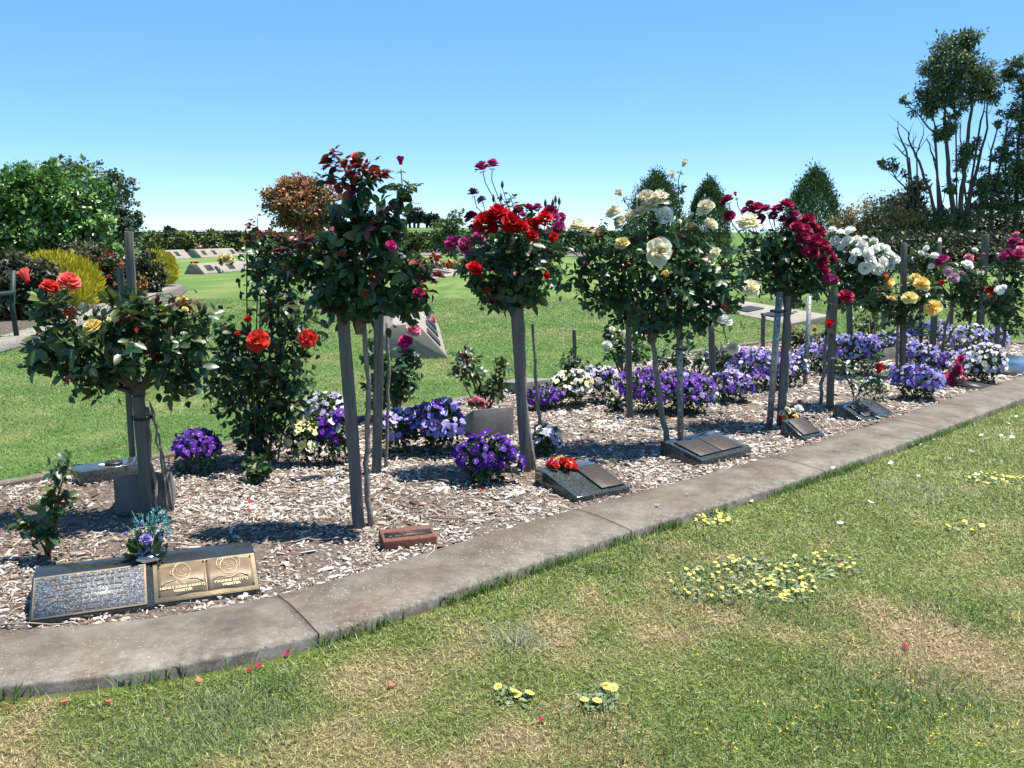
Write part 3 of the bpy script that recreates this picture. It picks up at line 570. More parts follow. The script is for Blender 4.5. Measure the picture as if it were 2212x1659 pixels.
for (u, tp, r, lab, s) in [(1962, 385, 30, 'dark pointed young tree squeezed between bronze bush and eucalyptus', 52), (2010, 455, 60, 'dark undergrowth bush at the foot of the tall eucalyptus', 53), (2110, 450, 70, 'dense dark undergrowth bush beneath both eucalyptus trees', 54), (2200, 440, 70, 'shadowy bush under the darker eucalyptus at the edge', 55)]:
    h = (556-tp)/2; tree('undergrowth_bush', lab, 'bush', (u, 553), [(u, 556-h, r, h), (u+r*.5, 560-h*.7, r*.6, h*.7)], 4200, .26, [(.03, .05, .02), (.045, .062, .025), (.05, .05, .028)], [((3, 2), (u, 553), (u, 500))], s, crown='foliage', group='dark bushes below the eucalyptus')

for (u, tp, r, lab, s) in [(1815, 520, 45, 'low dark bush behind the white standard rose', 81), (1900, 512, 48, 'low dark bush in front of the bronze bush, above the yellow rose', 82), (1990, 505, 52, 'dark bush behind the mixed pink and white rose, left part', 83), (2085, 498, 55, 'dark bush behind the tallest bare stake, below the eucalyptus', 84), (2180, 500, 60, 'dark bush behind the magenta roses at the picture edge', 85)]:
    h = (580-tp)/2; tree('undergrowth_bush', lab, 'bush', (u, 578), [(u, 580-h, r, h), (u+r*.6, 582-h*.75, r*.6, h*.75)], 4200, .17, [(.045, .07, .028), (.065, .09, .036), (.075, .07, .04), (.035, .05, .024)], [((2, 1), (u, 578), (u, 550))], s, crown='foliage', group='dark bushes behind the far roses')

# ================================================================== WEDGES: memorial stones and monuments
def wedge(name, label, cat, o, ang, L, d, hb, hf, s, mat, part, group=None, bs=0., bevel=.004, z0=.0, kindname=None):
    """o: front corner at the first end; the slope faces away from +n; hf front edge height, hb back height, s ledge share of depth, bs back slope share"""
    o = np.array([o[0], o[1], z0]); w = np.array([math.cos(ang), math.sin(ang), 0]); n = np.array([-w[1], w[0], 0]); z = np.array([0, 0, 1.])
    t = thing(name, o+w*L/2+n*d/2, label, cat, group); prof = [(0, -.04), (0, hf), (d*(1-s-bs), hb), (d*(1-bs), hb), (d, -.04 if bs else hb)]+([(d, -.04)] if not bs else [])
    V = [o+w*e*L+n*a+z*b for e in (0, 1) for a, b in prof]; k = len(prof); m = MB()
    m.add(V, [tuple(range(k))[::-1], tuple(range(k, 2*k))]+[(i, (i+1) % k, k+(i+1) % k, k+i) for i in range(k)], (.4, .37, .32)); m.build(part, mat, t, bevel=bevel)
    S0 = o+z*hf; sv = n*(d*(1-s-bs))+z*(hb-hf); sl = np.linalg.norm(sv); sv = sv/sl; nn = np.cross(w, sv)
    return dict(t=t, o=S0, w=w, s=sv, n=nn, L=L, sl=sl, up=lambda a, b, h=0: S0+w*a+sv*b+nn*h, ledge=lambda a, b: o+w*a+n*(d*(1-s-bs)+b)+z*hb)
def plate(W_, name, a0, b0, a1, b1, mat, th=.008, parent=None, lift=0., bevel=0):
    m = MB(); o = W_['up'](a0, b0, lift); m.box(o, W_['w']*(a1-a0), W_['s']*(b1-b0), W_['n']*th); return m.build(name, mat, parent or W_['t'], bevel=bevel)
def rows(W_, a0, b0, a1, b1, n, parent, mat, seed, lift, h=.35, th=.002, name='lettering'):
    rng = np.random.default_rng(seed); m = MB(); step = (b1-b0)/n
    for i in range(n):
        b = b1-step*(i+.75); wl = (a1-a0)*rng.uniform(.35, .95); a = (a0+a1-wl)/2; e = a+wl
        while a < e-.01:
            l = min(rng.uniform(.012, .05), e-a)
            x = a
            while x < a+l-.003:                           # worn raised letters, too small to read
                lw = rng.uniform(.004, .007); m.box(W_['up'](x, b+rng.uniform(-.05, .05)*step, lift), W_['w']*lw*.72, W_['s']*step*h*rng.uniform(.8, 1), W_['n']*th); x += lw
            a += l+.01
    return m.build(name, mat, parent)
ZB = .0
FITS = dict(A=(-1.805, 3.165, .381, .84, .317, .136, .03, .42), B=(.353, 4.742, .572, .378, .406, .11, .04, .276), C=(1.19, 5.469, .696, .514, .342, .12, .06, .223), D=(2.07, 6.228, .638, .243, .204, .119, .025, .179), E=(2.724, 6.841, .67, .462, .265, .111, .025, .3))
def stone(k, label): a = FITS[k]; return wedge('memorial_stone', label, 'memorial', a[:2], *a[2:5], a[5]+.03, a[6]+.03, a[7], M_BLACK if k == 'A' else M_GRAN, 'granite_base', 'granite memorial stones along the kerb')
GRP = 'granite memorial stones along the kerb'
A = stone('A', 'long black granite stone with stippled plaque and open bronze book of two portraits')
# left plaque: grey stippled panel in a brass rim with worn copper lines
sl = A['sl']; pl = plate(A, 'plaque', .008, .006, .412, sl-.004, M_BRASS, .007); plate(A, 'stippled_panel', .015, .013, .405, sl-.011, M_STIPPLE, .0015, pl, .007)
rows(A, .03, .012, .39, sl-.012, 7, pl, M_COPPER, 5, .0085, .3)
bk = plate(A, 'book_plaque', .438, .004, .836, sl-.016, M_BRASS, .006); bw = .398
def page(x0, x1, flip):
    m = MB(); n = 14; V = []; top = sl-.03; bot = .026
    for j in range(2):
        for i in range(n):
            t = i/(n-1); a = x0+(x1-x0)*t; tt = t if flip else 1-t
            wv = .008*math.sin(tt*math.pi*1.5+.3)
            V.append(A['up'](a, (bot if j == 0 else top)+wv, .009+.004*math.sin(min(1, tt*1.1)*math.pi)))
    Vb = [A['up'](0, 0, 0)*0+v-A['n']*.006 for v in V]
    q = [(i, i+1, n+i+1, n+i) for i in range(n-1)]; m.add(V+Vb, q+[(i, 2*n+i, 2*n+i+1, i+1) for i in range(n-1)]+[(n+i, n+i+1, 3*n+i+1, 3*n+i) for i in range(n-1)]+[(0, n, 3*n, 2*n), (n-1, 3*n-1, 4*n-1, 2*n-1)], (.3, .2, .1)); return m.build('page', M_BOOK, bk)
page(.455, .636, False); page(.64, .821, True)
for k in range(3): plate(A, 'page_edge', .446+.001*k, .008+.005*k, .83-.001*k, .0105+.005*k, M_BRASS, .0085+.001*k, bk)
for a, b in ((.459, sl-.036), (.632, sl-.032), (.645, sl-.032), (.817, sl-.036), (.459, .03), (.817, .03)):
    m = MB(); m.tube([A['up'](a, b, .008), A['up'](a, b, .0155)], .0035, 8); m.build('screw', M_BRONZE, bk)
def stroke(pts, r=.0014, closed=False):
    m = MB(); P = [A['up'](a, b, .0135) for a, b in pts]; m.tube(P, r, 5, (.5, .4, .2)); return m
def ell(cx, cy, rx, ry, a0=0, a1=360, n=22, wob=0): return [(cx+rx*(1+wob*math.sin(5*t))*math.cos(t), cy+ry*(1+wob*math.sin(4*t+1))*math.sin(t)) for t in np.radians(np.linspace(a0, a1, n))]
def portrait(cx, cy, fem):
    m = MB(); add = lambda pts, r=.0013: m.tube([A['up'](cx+(a-cx)*1.32, cy+(b-cy)*1.25, .0135) for a, b in pts], r*1.25, 5)
    add(ell(cx, cy, .025, .034, -200, 20)); add(ell(cx, cy-.001, .0255, .036, 0, 180, wob=.02), .0016)
    if fem:
        for k in range(6): add(ell(cx-.02+.008*k, cy+.03-.001*abs(k-2.5), .011, .009, 20, 190, 9), .0014)
        add(ell(cx-.027, cy+.012, .008, .02, 60, 300, 10)); add(ell(cx+.027, cy+.012, .008, .02, -120, 120, 10))
        add([(cx-.05, cy-.052), (cx-.032, cy-.038), (cx-.012, cy-.045), (cx, cy-.05), (cx+.014, cy-.044), (cx+.034, cy-.036), (cx+.055, cy-.05)], .0018)
    else:
        add(ell(cx-.027, cy+.002, .006, .01, 80, 290, 9)); add(ell(cx, cy+.018, .022, .02, 20, 160, 12, .05))
        add([(cx-.06, cy-.05), (cx-.045, cy-.034), (cx-.018, cy-.03)], .0017); add([(cx+.02, cy-.03), (cx+.045, cy-.032), (cx+.06, cy-.045)], .0017); add([(cx-.01, cy-.036), (cx+.004, cy-.05), (cx+.016, cy-.034)])
    for s in (-1, 1):
        add(ell(cx+s*.0095, cy+.006, .0055, .0025, 0, 360, 9), .0009); add(ell(cx+s*.0095, cy+.009, .0075, .004, 30, 150, 7), .0012)
    add([(cx+.001, cy+.005), (cx-.003, cy-.006), (cx+.003, cy-.008)], .0012); add(ell(cx, cy-.012, .01, .0045, 200, 340, 8), .0014); add(ell(cx, cy-.018, .006, .003, 200, 340, 6), .001)
    if not fem: add(ell(cx, cy-.005, .014, .012, 200, 250, 5), .001); add(ell(cx, cy-.005, .014, .012, 290, 340, 5), .001)
    m.build('portrait_relief', M_BRASS, bk, smooth=True)
portrait(.545, .137, False); portrait(.728, .14, True)
def letters(txt, a, b, size, W_=A, parent=None, mat=M_BRASS):
    c = bpy.data.curves.new('inscription', 'FONT'); c.body = txt; c.size = size; c.align_x = 'CENTER'; c.extrude = .0012; c.offset = .0004; c.resolution_u = 2; c.materials.append(mat)
    tmp = bpy.data.objects.new('inscription', c); COL.objects.link(tmp); me = bpy.data.meshes.new_from_object(tmp.evaluated_get(bpy.context.evaluated_depsgraph_get())); bpy.data.objects.remove(tmp)
    o = bpy.data.objects.new('inscription', me); COL.objects.link(o); o.parent = parent
    R = np.stack([W_['w'], W_['s'], W_['n']], 1); o.matrix_basis = M4(R, W_['up'](a, b, .0135)-wloc(parent)); return o
letters('HENRY JOHN (HARRY)', .546, .057, .0168, parent=bk); letters('WEBSTER', .546, .039, .0168, parent=bk)
letters('YVONNE (BETTY)', .731, .057, .0168, parent=bk); letters('WEBSTER', .731, .039, .0168, parent=bk)
B = stone('B', 'speckled granite stone with a red and orange flower heap on top')
p = plate(B, 'plaque', .195, .03, .36, B['sl']-.005, M_BRONZE, .012, bevel=.003); rows(B, .205, .05, .35, B['sl']-.03, 8, p, M_COPPER, 8, .012)
Cc = stone('C', 'granite stone carrying two plaques edge to edge beside the perforated metal stake')
for a, q in ((.03, .245), (.252, .465)):
    p = plate(Cc, 'plaque', a, .04, q, Cc['sl']-.01, M_BRONZE, .012, bevel=.003); rows(Cc, a+.012, .06, q-.012, Cc['sl']-.03, 7, p, M_COPPER, int(a*99), .012)
Dd = stone('D', 'narrow granite stone with one plaque and faded posy standing behind it')
p = plate(Dd, 'plaque', .025, .025, .215, Dd['sl']-.005, M_BRONZE, .01, bevel=.003); rows(Dd, .035, .04, .205, Dd['sl']-.02, 7, p, M_COPPER, 12, .01)
Ee = stone('E', 'blue-grey granite stone with cut red rosebuds leaning across it')
p = plate(Ee, 'plaque', .07, .03, .27, Ee['sl']-.02, M_BRONZE, .01, bevel=.003); rows(Ee, .08, .05, .26, Ee['sl']-.04, 7, p, M_COPPER, 13, .01)
def flat_stone(label, FL, FR, d, h):
    a, b = BG(*FL), BG(*FR); w = b-a; return wedge('memorial_stone', label, 'memorial', a[:2], math.atan2(w[1], w[0]), float(np.hypot(*w[:2])), d, h+.06, .055, .1, M_GRAN, 'granite_base', GRP)
Fs = flat_stone('low granite stone at kerb between pink artificial spray and white pansies', (2128, 846), (2152, 838), .35, .03); p = plate(Fs, 'plaque', .02, .03, Fs['L']-.02, Fs['sl']-.02, M_BRONZE, .008)
Gs = flat_stone('flat pale granite stone at the picture edge beyond white pansies', (2200, 816), (2290, 790), .6, .06); p = plate(Gs, 'plaque', .05, .05, .3, Gs['sl']-.05, M_BRONZE, .008)
# stones seen from behind
def back_stone(label, FL, FR, d, hf, hb, mat=M_BLOCK, nm='concrete_base', s=.1, cat='memorial'):
    a, b = BG(*FL), BG(*FR); w = b-a; return wedge('memorial_block', label, cat, a[:2], math.atan2(w[1], w[0]), float(np.hypot(*w[:2])), d, hb, hf, s, mat, nm, 'memorial blocks seen from behind', z0=.0)
back_stone('grey concrete block at the foot of the near yellow standard rose', (250, 1112), (376, 1101), .3, .25, .1)
back_stone('grey concrete block with pink artificial flowers and rosebush behind', (1022, 948), (1110, 939), .32, .25, .12)
back_stone('dark concrete block end between small violet pansies and lawn', (1132, 858), (1192, 848), .35, .17, .14)
back_stone('dark block among blue pansies near yellow rose stake', (1896, 786), (1935, 778), .3, .2, .12)
Vb = back_stone('flat black granite slab with round flower holder by back kerb', (175, 1053), (330, 1027), .2, .13, .125, M_GRAN, 'granite_base', s=.5)
c0 = W(247, 1014, float(wloc(Vb['t'])[1])); c0[2] = .128
m = MB(); m.tube([c0, c0+(0, 0, .012)], .05, 20, (.05, .05, .05)); fh = m.build('flower_holder', M_BRONZE, Vb['t'])
for k in range(7):
    a = k*2*math.pi/6; q = c0+(0 if k == 6 else .03*math.cos(a), 0 if k == 6 else .03*math.sin(a), .0125); m = MB(); m.tube([q, q+(0, 0, .001)], .009, 10, (.005, .005, .005)); m.build('hole', M_PLAIN, fh)
m = MB(); c1 = W(222, 1026, float(wloc(Vb['t'])[1]-.03)); c1[2] = .128; m.tube([c1, c1+(0, 0, .004)], .02, 16, (.75, .74, .7)); m.build('white_disc', M_PLAIN, Vb['t'])
# brick marker
a, b = BG(829, 1191), BG(944, 1178); w = b-a; L = float(np.hypot(*w[:2])); BR = wedge('brick_marker', 'small red-brown brick with a lettered strip lying by the kerb', 'brick', a[:2], math.atan2(w[1], w[0]), L, .12, .105, .085, .25, M_BRICK, 'brick_body')
p = plate(BR, 'name_strip', .015, .03, L-.015, BR['sl']-.02, M_BRONZE, .003); rows(BR, .02, .02, L-.02, BR['sl']-.015, 2, p, M_COPPER, 3, .003, .5)
# lawn monuments
def monument(label, FL, FR, d, hb, s, bs, plates, hf=.04, grp='concrete memorial walls on the lawn'):
    a, b = G(*FL), G(*FR); w = b-a; L = float(np.hypot(*w[:2])); M = wedge('lawn_monument', label, 'monument', a[:2], math.atan2(w[1], w[0]), L, d, hb, hf, s, M_CONC, 'concrete_body', grp, bs=bs, bevel=.015)
    for a0, a1, b0, b1 in plates:
        q = plate(M, 'plaque', a0*L, b0*M['sl'], a1*L, b1*M['sl'], M_BRONZE, .02, bevel=.004)
    return M
M1 = monument('long concrete wedge on the left lawn with yellow flowers behind it', (442, 593), (600, 579.5), .85, .37, .36, .3, [(.06, .14, .25, .8), (.33, .41, .25, .8), (.6, .68, .25, .8)])
M2 = monument('farthest concrete wedge with three plaques, next to yellow conifer', (330, 563), (414, 558.5), 1.1, .5, .3, .3, [(.27, .37, .3, .8), (.47, .57, .3, .8), (.67, .77, .3, .8)])
M3 = monument('far concrete wedge with three spaced plaques, right of the other', (436, 557.5), (518, 553.5), 1.1, .5, .3, .3, [(.1, .19, .3, .8), (.36, .45, .3, .8), (.85, .94, .3, .8)])
M4m = monument('concrete wedge end-on behind the pink rosebush', (966, 775), (948, 708), 1.05, .42, .3, .38, [(.03, .17, .25, .7), (.3, .46, .25, .7), (.55, .72, .25, .7), (.8, .95, .25, .7)])
M5 = monument('low concrete slab with four close plaques beside reddish plants', (928, 605), (1010, 590), .9, .2, .05, 0, [(.02, .14, .2, .85), (.2, .32, .2, .85), (.38, .5, .2, .85), (.56, .68, .2, .85)])
M6 = monument('concrete slab with flat plaques beneath the crimson roses', (1490, 660), (1704, 703), .95, .14, .2, .12, [(.42, .56, .25, .75), (.68, .82, .25, .75)], hf=.025)
# ---- bench
bp = G(-10, 738); be = thing('park_bench', bp, 'dark green park bench cut off by the picture edge', 'bench'); g = (.01, .028, .022)
for k in range(5): m = MB(); m.box(bp+(-1.7, .1*k, .44), (1.56, 0, 0), (0, .08, 0), (0, 0, .03), g); m.build('seat_slat', M_PLAIN, be)
for k in range(4): m = MB(); m.box(bp+(-1.75, .5+.03*k, .55+.11*k), (1.5, 0, 0), (0, .03, 0), (0, 0, .09), g); m.build('back_slat', M_PLAIN, be)
for x in (0, -1.45):
    m = MB(); m.tube([bp+(x, -.03, 0), bp+(x, .03, .2), bp+(x, -.02, .42), bp+(x, 0, .62)], .035, 8, g); m.tube([bp+(x, .55, 0), bp+(x, .5, .45), bp+(x, .62, .95)], .035, 8, g); m.build('leg', M_PLAIN, be, smooth=True)
    m = MB(); m.box(bp+(x-.05, -.08, .62), (.12, 0, 0), (0, .6, 0), (0, 0, .05), g); m.build('arm', M_PLAIN, be, bevel=.015)

# ================================================================== STAKES
def stake(label, base, top, w, kind='wood', tie=None, sq=1.):
    b = BG(*base); t = W(top[0], top[1], b[1]); mp = MP(b); r = w*mp*(.72 if kind == 'wood' else .85); o = thing('wooden_stake' if kind == 'wood' else 'metal_stake', b, label, 'stake', 'wooden garden stakes in the rose bed' if kind == 'wood' else 'perforated metal stakes in the rose bed')
    m = MB(); ax = t-b; ln = np.linalg.norm(ax); ax /= ln; yaw = .1+.14*math.sin(b[0]*7); x = np.array([math.cos(yaw), math.sin(yaw), 0]); x = nrm(x-ax*(x@ax)); y = np.cross(ax, x); h = r*.46
    if kind == 'wood':
        n = 9; V = []; rg = np.random.default_rng(int(base[0])); 
        for i in range(n):
            c = b-ax*.1+ax*(ln+.1)*i/(n-1); wob = rg.normal(size=3)*r*.03*(0 < i < n-1)
            for sx, sy in ((-1, -1), (1, -1), (1, 1), (-1, 1)): V.append(c+x*h*sx*(1+rg.normal()*.03)+y*h*sy*(1+rg.normal()*.03)+wob)
        q = [(i*4+j, i*4+(j+1) % 4, i*4+4+(j+1) % 4, i*4+4+j) for i in range(n-1) for j in range(4)]+[(3, 2, 1, 0), tuple((n-1)*4+j for j in range(4))]
        m.add(np.array(V), q); m.build('post', M_STAKE, o, bevel=r*.05)
    else:
        lo = b-ax*.1; L = ln+.1; th = .004; yaw = -.25; x = nrm(np.array([math.cos(yaw), math.sin(yaw), 0])); y = np.cross(ax, x); w_ = r*.78
        m.box(lo-x*w_/2, x*w_, y*th, ax*L); m.box(lo-x*w_/2, x*th, y*w_*.7, ax*L); m.build('angle_bar', M_GALV, o)
        hm = MB(); k = int(ln/.05)
        for i in range(k):
            c = b+ax*(.05*i+.03)-y*.0015+x*w_*(.12 if i % 2 else -.08); hm.tube([c, c+y*.001], .0055, 8, (.9, .85, .75) if i % 3 == 1 else (.03, .03, .03))  # discs painted as holes: dark inside, some pale as if light passes through
        hm.build('hole', M_PLAIN, o, kind='stuff')
    if tie is not None:
        c = W(tie[0], tie[1], b[1]); m = MB(); a = np.linspace(0, 2*math.pi, 17); m.tube(np.stack([c[0]+r*.95*np.cos(a), c[1]+r*.8*np.sin(a), c[2]+.004*np.sin(a)], 1), .006, 5, (.012, .012, .012)); m.build('tie', M_PLAIN, o)
    return o
stake('thick stake tied to the yellow rose at the near end', (320, 1112), (298, 856), 30, tie=(306, 902))
stake('tall dark stake standing behind the near yellow rose', (306, 985), (278, 500), 24)
stake('short dark stake beside the tall dark one', (286, 985), (258, 578), 17)
stake('thick square stake under the tallest dark-leaved rose', (776, 1135), (722, 442), 39)
stake('second stake behind the thick one under the tallest rose', (813, 1025), (823, 436), 30)
stake('stake of the red rose by deep purple pansies', (1136, 1015), (1103, 500), 29)
stake('split stake behind the cream rose stem', (1360, 905), (1357, 650), 17)
stake('short stake stub in front of the middle lawn', (1243, 830), (1240, 712), 12)
stake('plain stake by violet pansies between cream and crimson roses', (1542, 866), (1536, 700), 17)
stake('short stub stake before the far concrete slab', (1647, 764), (1649, 676), 11)
stake('stake leaning on the metal bar under the crimson rose', (1683, 926), (1702, 640), 15)
stake('dark stake of the white rose by the granite stone with rosebuds', (1792, 882), (1802, 620), 19)
stake('stake under the drooping single crimson bloom', (1838, 802), (1834, 640), 15)
stake('tall stake through the yellow rose', (1949, 812), (1953, 525), 15)
stake('stake with dark two-tone bloom in front', (2011, 792), (2028, 523), 15)
stake('tallest bare stake at the far end of the bed', (2115, 752), (2129, 507), 18)
stake('slim stake next to the tallest bare far stake', (2152, 766), (2163, 548), 11)
stake('slim pale stake beneath pink and white roses', (2053, 740), (2057, 640), 9)
stake('short far stake behind blue pansies near yellow rose', (1907, 722), (1909, 670), 10)
stake('small stake behind the yellow rose stem', (1968, 746), (1968, 680), 9)
stake('perforated metal stake under the cream rose', (1470, 955), (1467, 640), 20, 'metal', (1468, 752))
stake('perforated metal stake under the crimson rose', (1662, 926), (1684, 630), 20, 'metal', (1681, 672))
stake('thinner metal stake behind blue pansies, under crimson rose edge', (1739, 832), (1749, 640), 14, 'metal', (1743, 783))

# ================================================================== ROSES
def path3(pts, Y, rng, wob=.004):
    P = np.array([W(u, v, Y) for u, v in pts]); tt = np.linspace(0, len(P)-1, max(6, len(P)*4)); Q = np.stack([np.interp(tt, range(len(P)), P[:, i]) for i in range(3)], 1)
    Q[1:-1] += rng.normal(size=(len(Q)-2, 3))*wob; return Q
nleafobj = 0
def rose(label, base, lobes, blooms=(), buds=(), stems=(), graft=None, nleaf=260, extra=0, leaf=.15, mix=(.8, .15, .05), seed=0, cat='rose', name='standard_rose', group='roses growing in the bed', canes=14, tips=(), dY=0., dep=.9, shell=.5):
    global nleafobj
    rng = np.random.default_rng(seed+100); b = BG(*base); b[1] += 0; Y = b[1]+dY; mp = MP(b); t = thing(name, b, label, cat, group)
    L = np.array(lobes, float); g = W(*graft, Y) if graft else None
    for r, *pts in stems:
        m = MB(); q0 = BG(*pts[0]); Q = path3(pts, q0[1], rng); Q[0] = q0-(0, 0, .04); m.tube(Q, np.linspace(r*.85, r*.62, len(Q))*mp, 7, (.2, .178, .15)); m.build('stem', M_BARK, t, smooth=True)
    c = np.array([W(u, v, Y-.07) for u, v in L[:, :2]]); R = np.stack([L[:, 2], (L[:, 2]+L[:, 3])/2*dep, L[:, 3]], 1)*mp
    extra = int(extra*1.3+nleaf*.15)
    src = g if g is not None else b
    m = MB()
    for i in range(canes):
        k = i % len(c); e = c[k]+sph(1, rng)[0]*R[k]*.7; mid = (src+e)/2+np.array([0, 0, .04])+rng.normal(size=3)*.04
        tt = np.linspace(0, 1, 7)[:, None]; m.tube((1-tt)**2*src+2*tt*(1-tt)*mid+tt*tt*e, np.linspace(.012 if graft else .007, .0035, 7), 5, (.09, .1, .04) if i % 2 else (.13, .1, .07))
    if graft: m.tube([g-(0, 0, .05), g, g+(0, 0, .06)], [.02, .035, .02], 7, (.14, .11, .085))
    bl = []
    for q in blooms:
        u, v, d, col = q[:4]; face = q[4] if len(q) > 4 else .5; op = q[5] if len(q) > 5 else 1.
        kk = np.argmin(((L[:, 0]-u)/L[:, 2])**2+((L[:, 1]-v)/L[:, 3])**2); dd = 1-((L[kk, 0]-u)/L[kk, 2])**2-((L[kk, 1]-v)/L[kk, 3])**2
        off = math.sqrt(max(dd, 0))*R[kk, 1]*1.0+.04 if dd > 0 else 0.; p = W(u, v, Y-.09-off); D = d*MP(p)*.94*rng.uniform(.78, 1.1)
        out = nrm(p-c[kk]); z = nrm(np.array([0, 0, 1.])*(1-face*.7)+nrm(CAM-p)*face*1.1+out*.35+rng.normal(size=3)*.3)
        Rm = zbasis(z[None], rng)[0]; child('bloom', bloom(col, op, rng.integers(3)), t, M4(Rm, p-b, D*(1 if op > .6 else 1.9)))
        s0 = p-z*D*.3; e = c[kk]*.6+s0*.4-(0, 0, .05)-z*.05; m.tube([s0, s0-z*.05-(0, 0, .02), e], [.003, .003, .003], 4, (.06, .1, .03))
        bl.append(p)
    for u, v in buds:
        p = W(u, v, Y-.12); mm = MB(); s = .012
        mm.tube([p-(0, 0, .02), p-(0, 0, .012), p, p+(0, 0, .015), p+(0, 0, .035)], [.003, .008, .011, .008, .001], 6, (.08, .06, .025)); mm.build('bud', M_LEAF, t, smooth=True)
        kk = np.argmin((L[:, 0]-u)**2+(L[:, 1]-v)**2); m.tube([p-(0, 0, .02), p*.6+c[kk]*.4-(0, 0, .03), c[kk]], .0025, 4, (.07, .1, .035))
    for tp in tips:                                       # long shoots with red young leaves
        u, v = tp[:2]; p = W(u, v, Y-.1); kk = np.argmin((L[:, 0]-u)**2+(L[:, 1]-v)**2); q0 = c[kk]*.9+p*.1; Q = np.stack([q0+(p-q0)*s+np.array([0, 0, .03*math.sin(s*3)]) for s in np.linspace(0, 1, 6)]); m.tube(Q, np.linspace(.005, .002, 6), 5, (.12, .05, .03))
        kd = tp[2] if len(tp) > 2 else 'red'
        for i in range(5):
            s = 1-.12*i; a = rng.random()*6.28; ax = np.array([math.cos(a), math.sin(a), .5]); Rm = basis(ax[None], np.array([[0, 0, 1.]])+rng.normal(size=(1, 3))*.4)[0]
            child('leaf', LEAVES[kd][i % 3], t, M4(Rm, q0+(p-q0)*s-b, leaf*(.45+.12*i)))
    m.build('branches', M_BARK, t, smooth=True)
    n = nleaf+extra; area = L[:, 2]*L[:, 3]; k = rng.choice(len(L), n, p=area/area.sum()); d = sph(n, rng); rr = rng.random(n)**shell*np.where(rng.random(n) < .14, 1.22, .93); P = c[k]+d*R[k]*rr[:, None]
    P[:, 2] = np.maximum(P[:, 2], .08)
    ax = nrm(d*.75+rng.normal(size=(n, 3))*.5+(0, 0, -.15)); nn = np.array([0, 0, .9])+d*.45+rng.normal(size=(n, 3))*.45; RR = basis(ax, nn)
    front = np.argsort((P[:, 1]-c[k][:, 1])/R[k][:, 1]+rng.normal(size=n)*.3); sz = leaf*(1+.28*rng.normal(size=n)).clip(.45, 1.55)
    for r_, i in enumerate(front[:nleaf]):
        h = min(1, max(0, (P[i, 2]-c[:, 2].min())/(np.ptp(c[:, 2])+.2))); pr_ = np.array(mix)*(1, .8+2.0*h, .5+2.6*h); kd = ('dark', 'olive', 'red')[rng.choice(3, p=pr_/pr_.sum())]
        M = LEAVES[kd]; child('leaf', M[rng.integers(len(M))], t, M4(RR[i], P[i]-RR[i][:, 0]*sz[i]*.5-b, sz[i]*(.7 if kd == 'red' else 1)))
    nleafobj += min(n, nleaf)
    if extra:
        i = front[nleaf:]; N_ = np.repeat(i, 4); n4 = len(N_); m = MB(); PP = P[N_]+rng.normal(size=(n4, 3))*leaf*.3; cc = np.array(DK)[rng.integers(0, 3, n4)]
        m.inst(LF8, LF8F, basis(nrm(rng.normal(size=(n4, 3))+(0, 0, -.1)), nn[N_]+rng.normal(size=(n4, 3))*.5)*(leaf*.45), PP, cc).build('foliage', M_LEAF, t, kind='stuff')
    return t
S = 1
rose('low standard rose with striped coral blooms and one yellow bloom, nearest the camera', (345, 1106), [(290, 730, 130, 85), (140, 730, 80, 60), (210, 800, 95, 50), (380, 735, 70, 75), (105, 665, 45, 35), (395, 805, 50, 55), (280, 680, 90, 40), (440, 700, 30, 40), (100, 770, 45, 35)],
     [(150, 608, 62, 'striped', .75), (108, 620, 42, 'orange', .3), (62, 612, 40, 'striped', .2, .35), (200, 706, 48, 'yellow', .4), (393, 650, 26, 'yellow', .5), (400, 668, 20, 'yellow', .4), (236, 690, 14, 'pale', .4)], [(430, 662), (443, 668), (204, 675), (420, 690)], [(6, (340, 1108), (326, 990), (318, 880)), (3.5, (366, 1104), (342, 960), (324, 870)), (3, (374, 1102), (350, 970), (328, 880))], (300, 850), 300, 110, .125, (.45, .45, .1), 1, tips=[(345, 640, 'olive'), (310, 655, 'olive'), (385, 650)], shell=.5)
rose('bushy orange-red rose growing from ground among purple pansies', (560, 992), [(560, 770, 105, 90), (620, 840, 65, 90), (500, 830, 70, 90), (560, 930, 80, 60), (600, 640, 70, 90), (560, 560, 40, 60), (640, 720, 45, 50), (490, 720, 45, 45), (620, 560, 50, 50)],
     [(557, 735, 52, 'orange', .9), (665, 731, 42, 'orange', .5), (535, 688, 16, 'orange', .3), (514, 720, 14, 'orange', .4), (485, 700, 12, 'pink', .4)], [(520, 640)], [(4, (540, 995), (530, 880), (520, 780)), (4, (580, 995), (590, 880), (600, 760)), (3, (560, 995), (560, 860), (555, 720)), (3, (600, 990), (620, 900), (640, 800))], None, 300, 260, .12, (.8, .15, .05), 2, name='bush_rose', tips=[(556, 470), (548, 500), (620, 505), (650, 505)], canes=18)
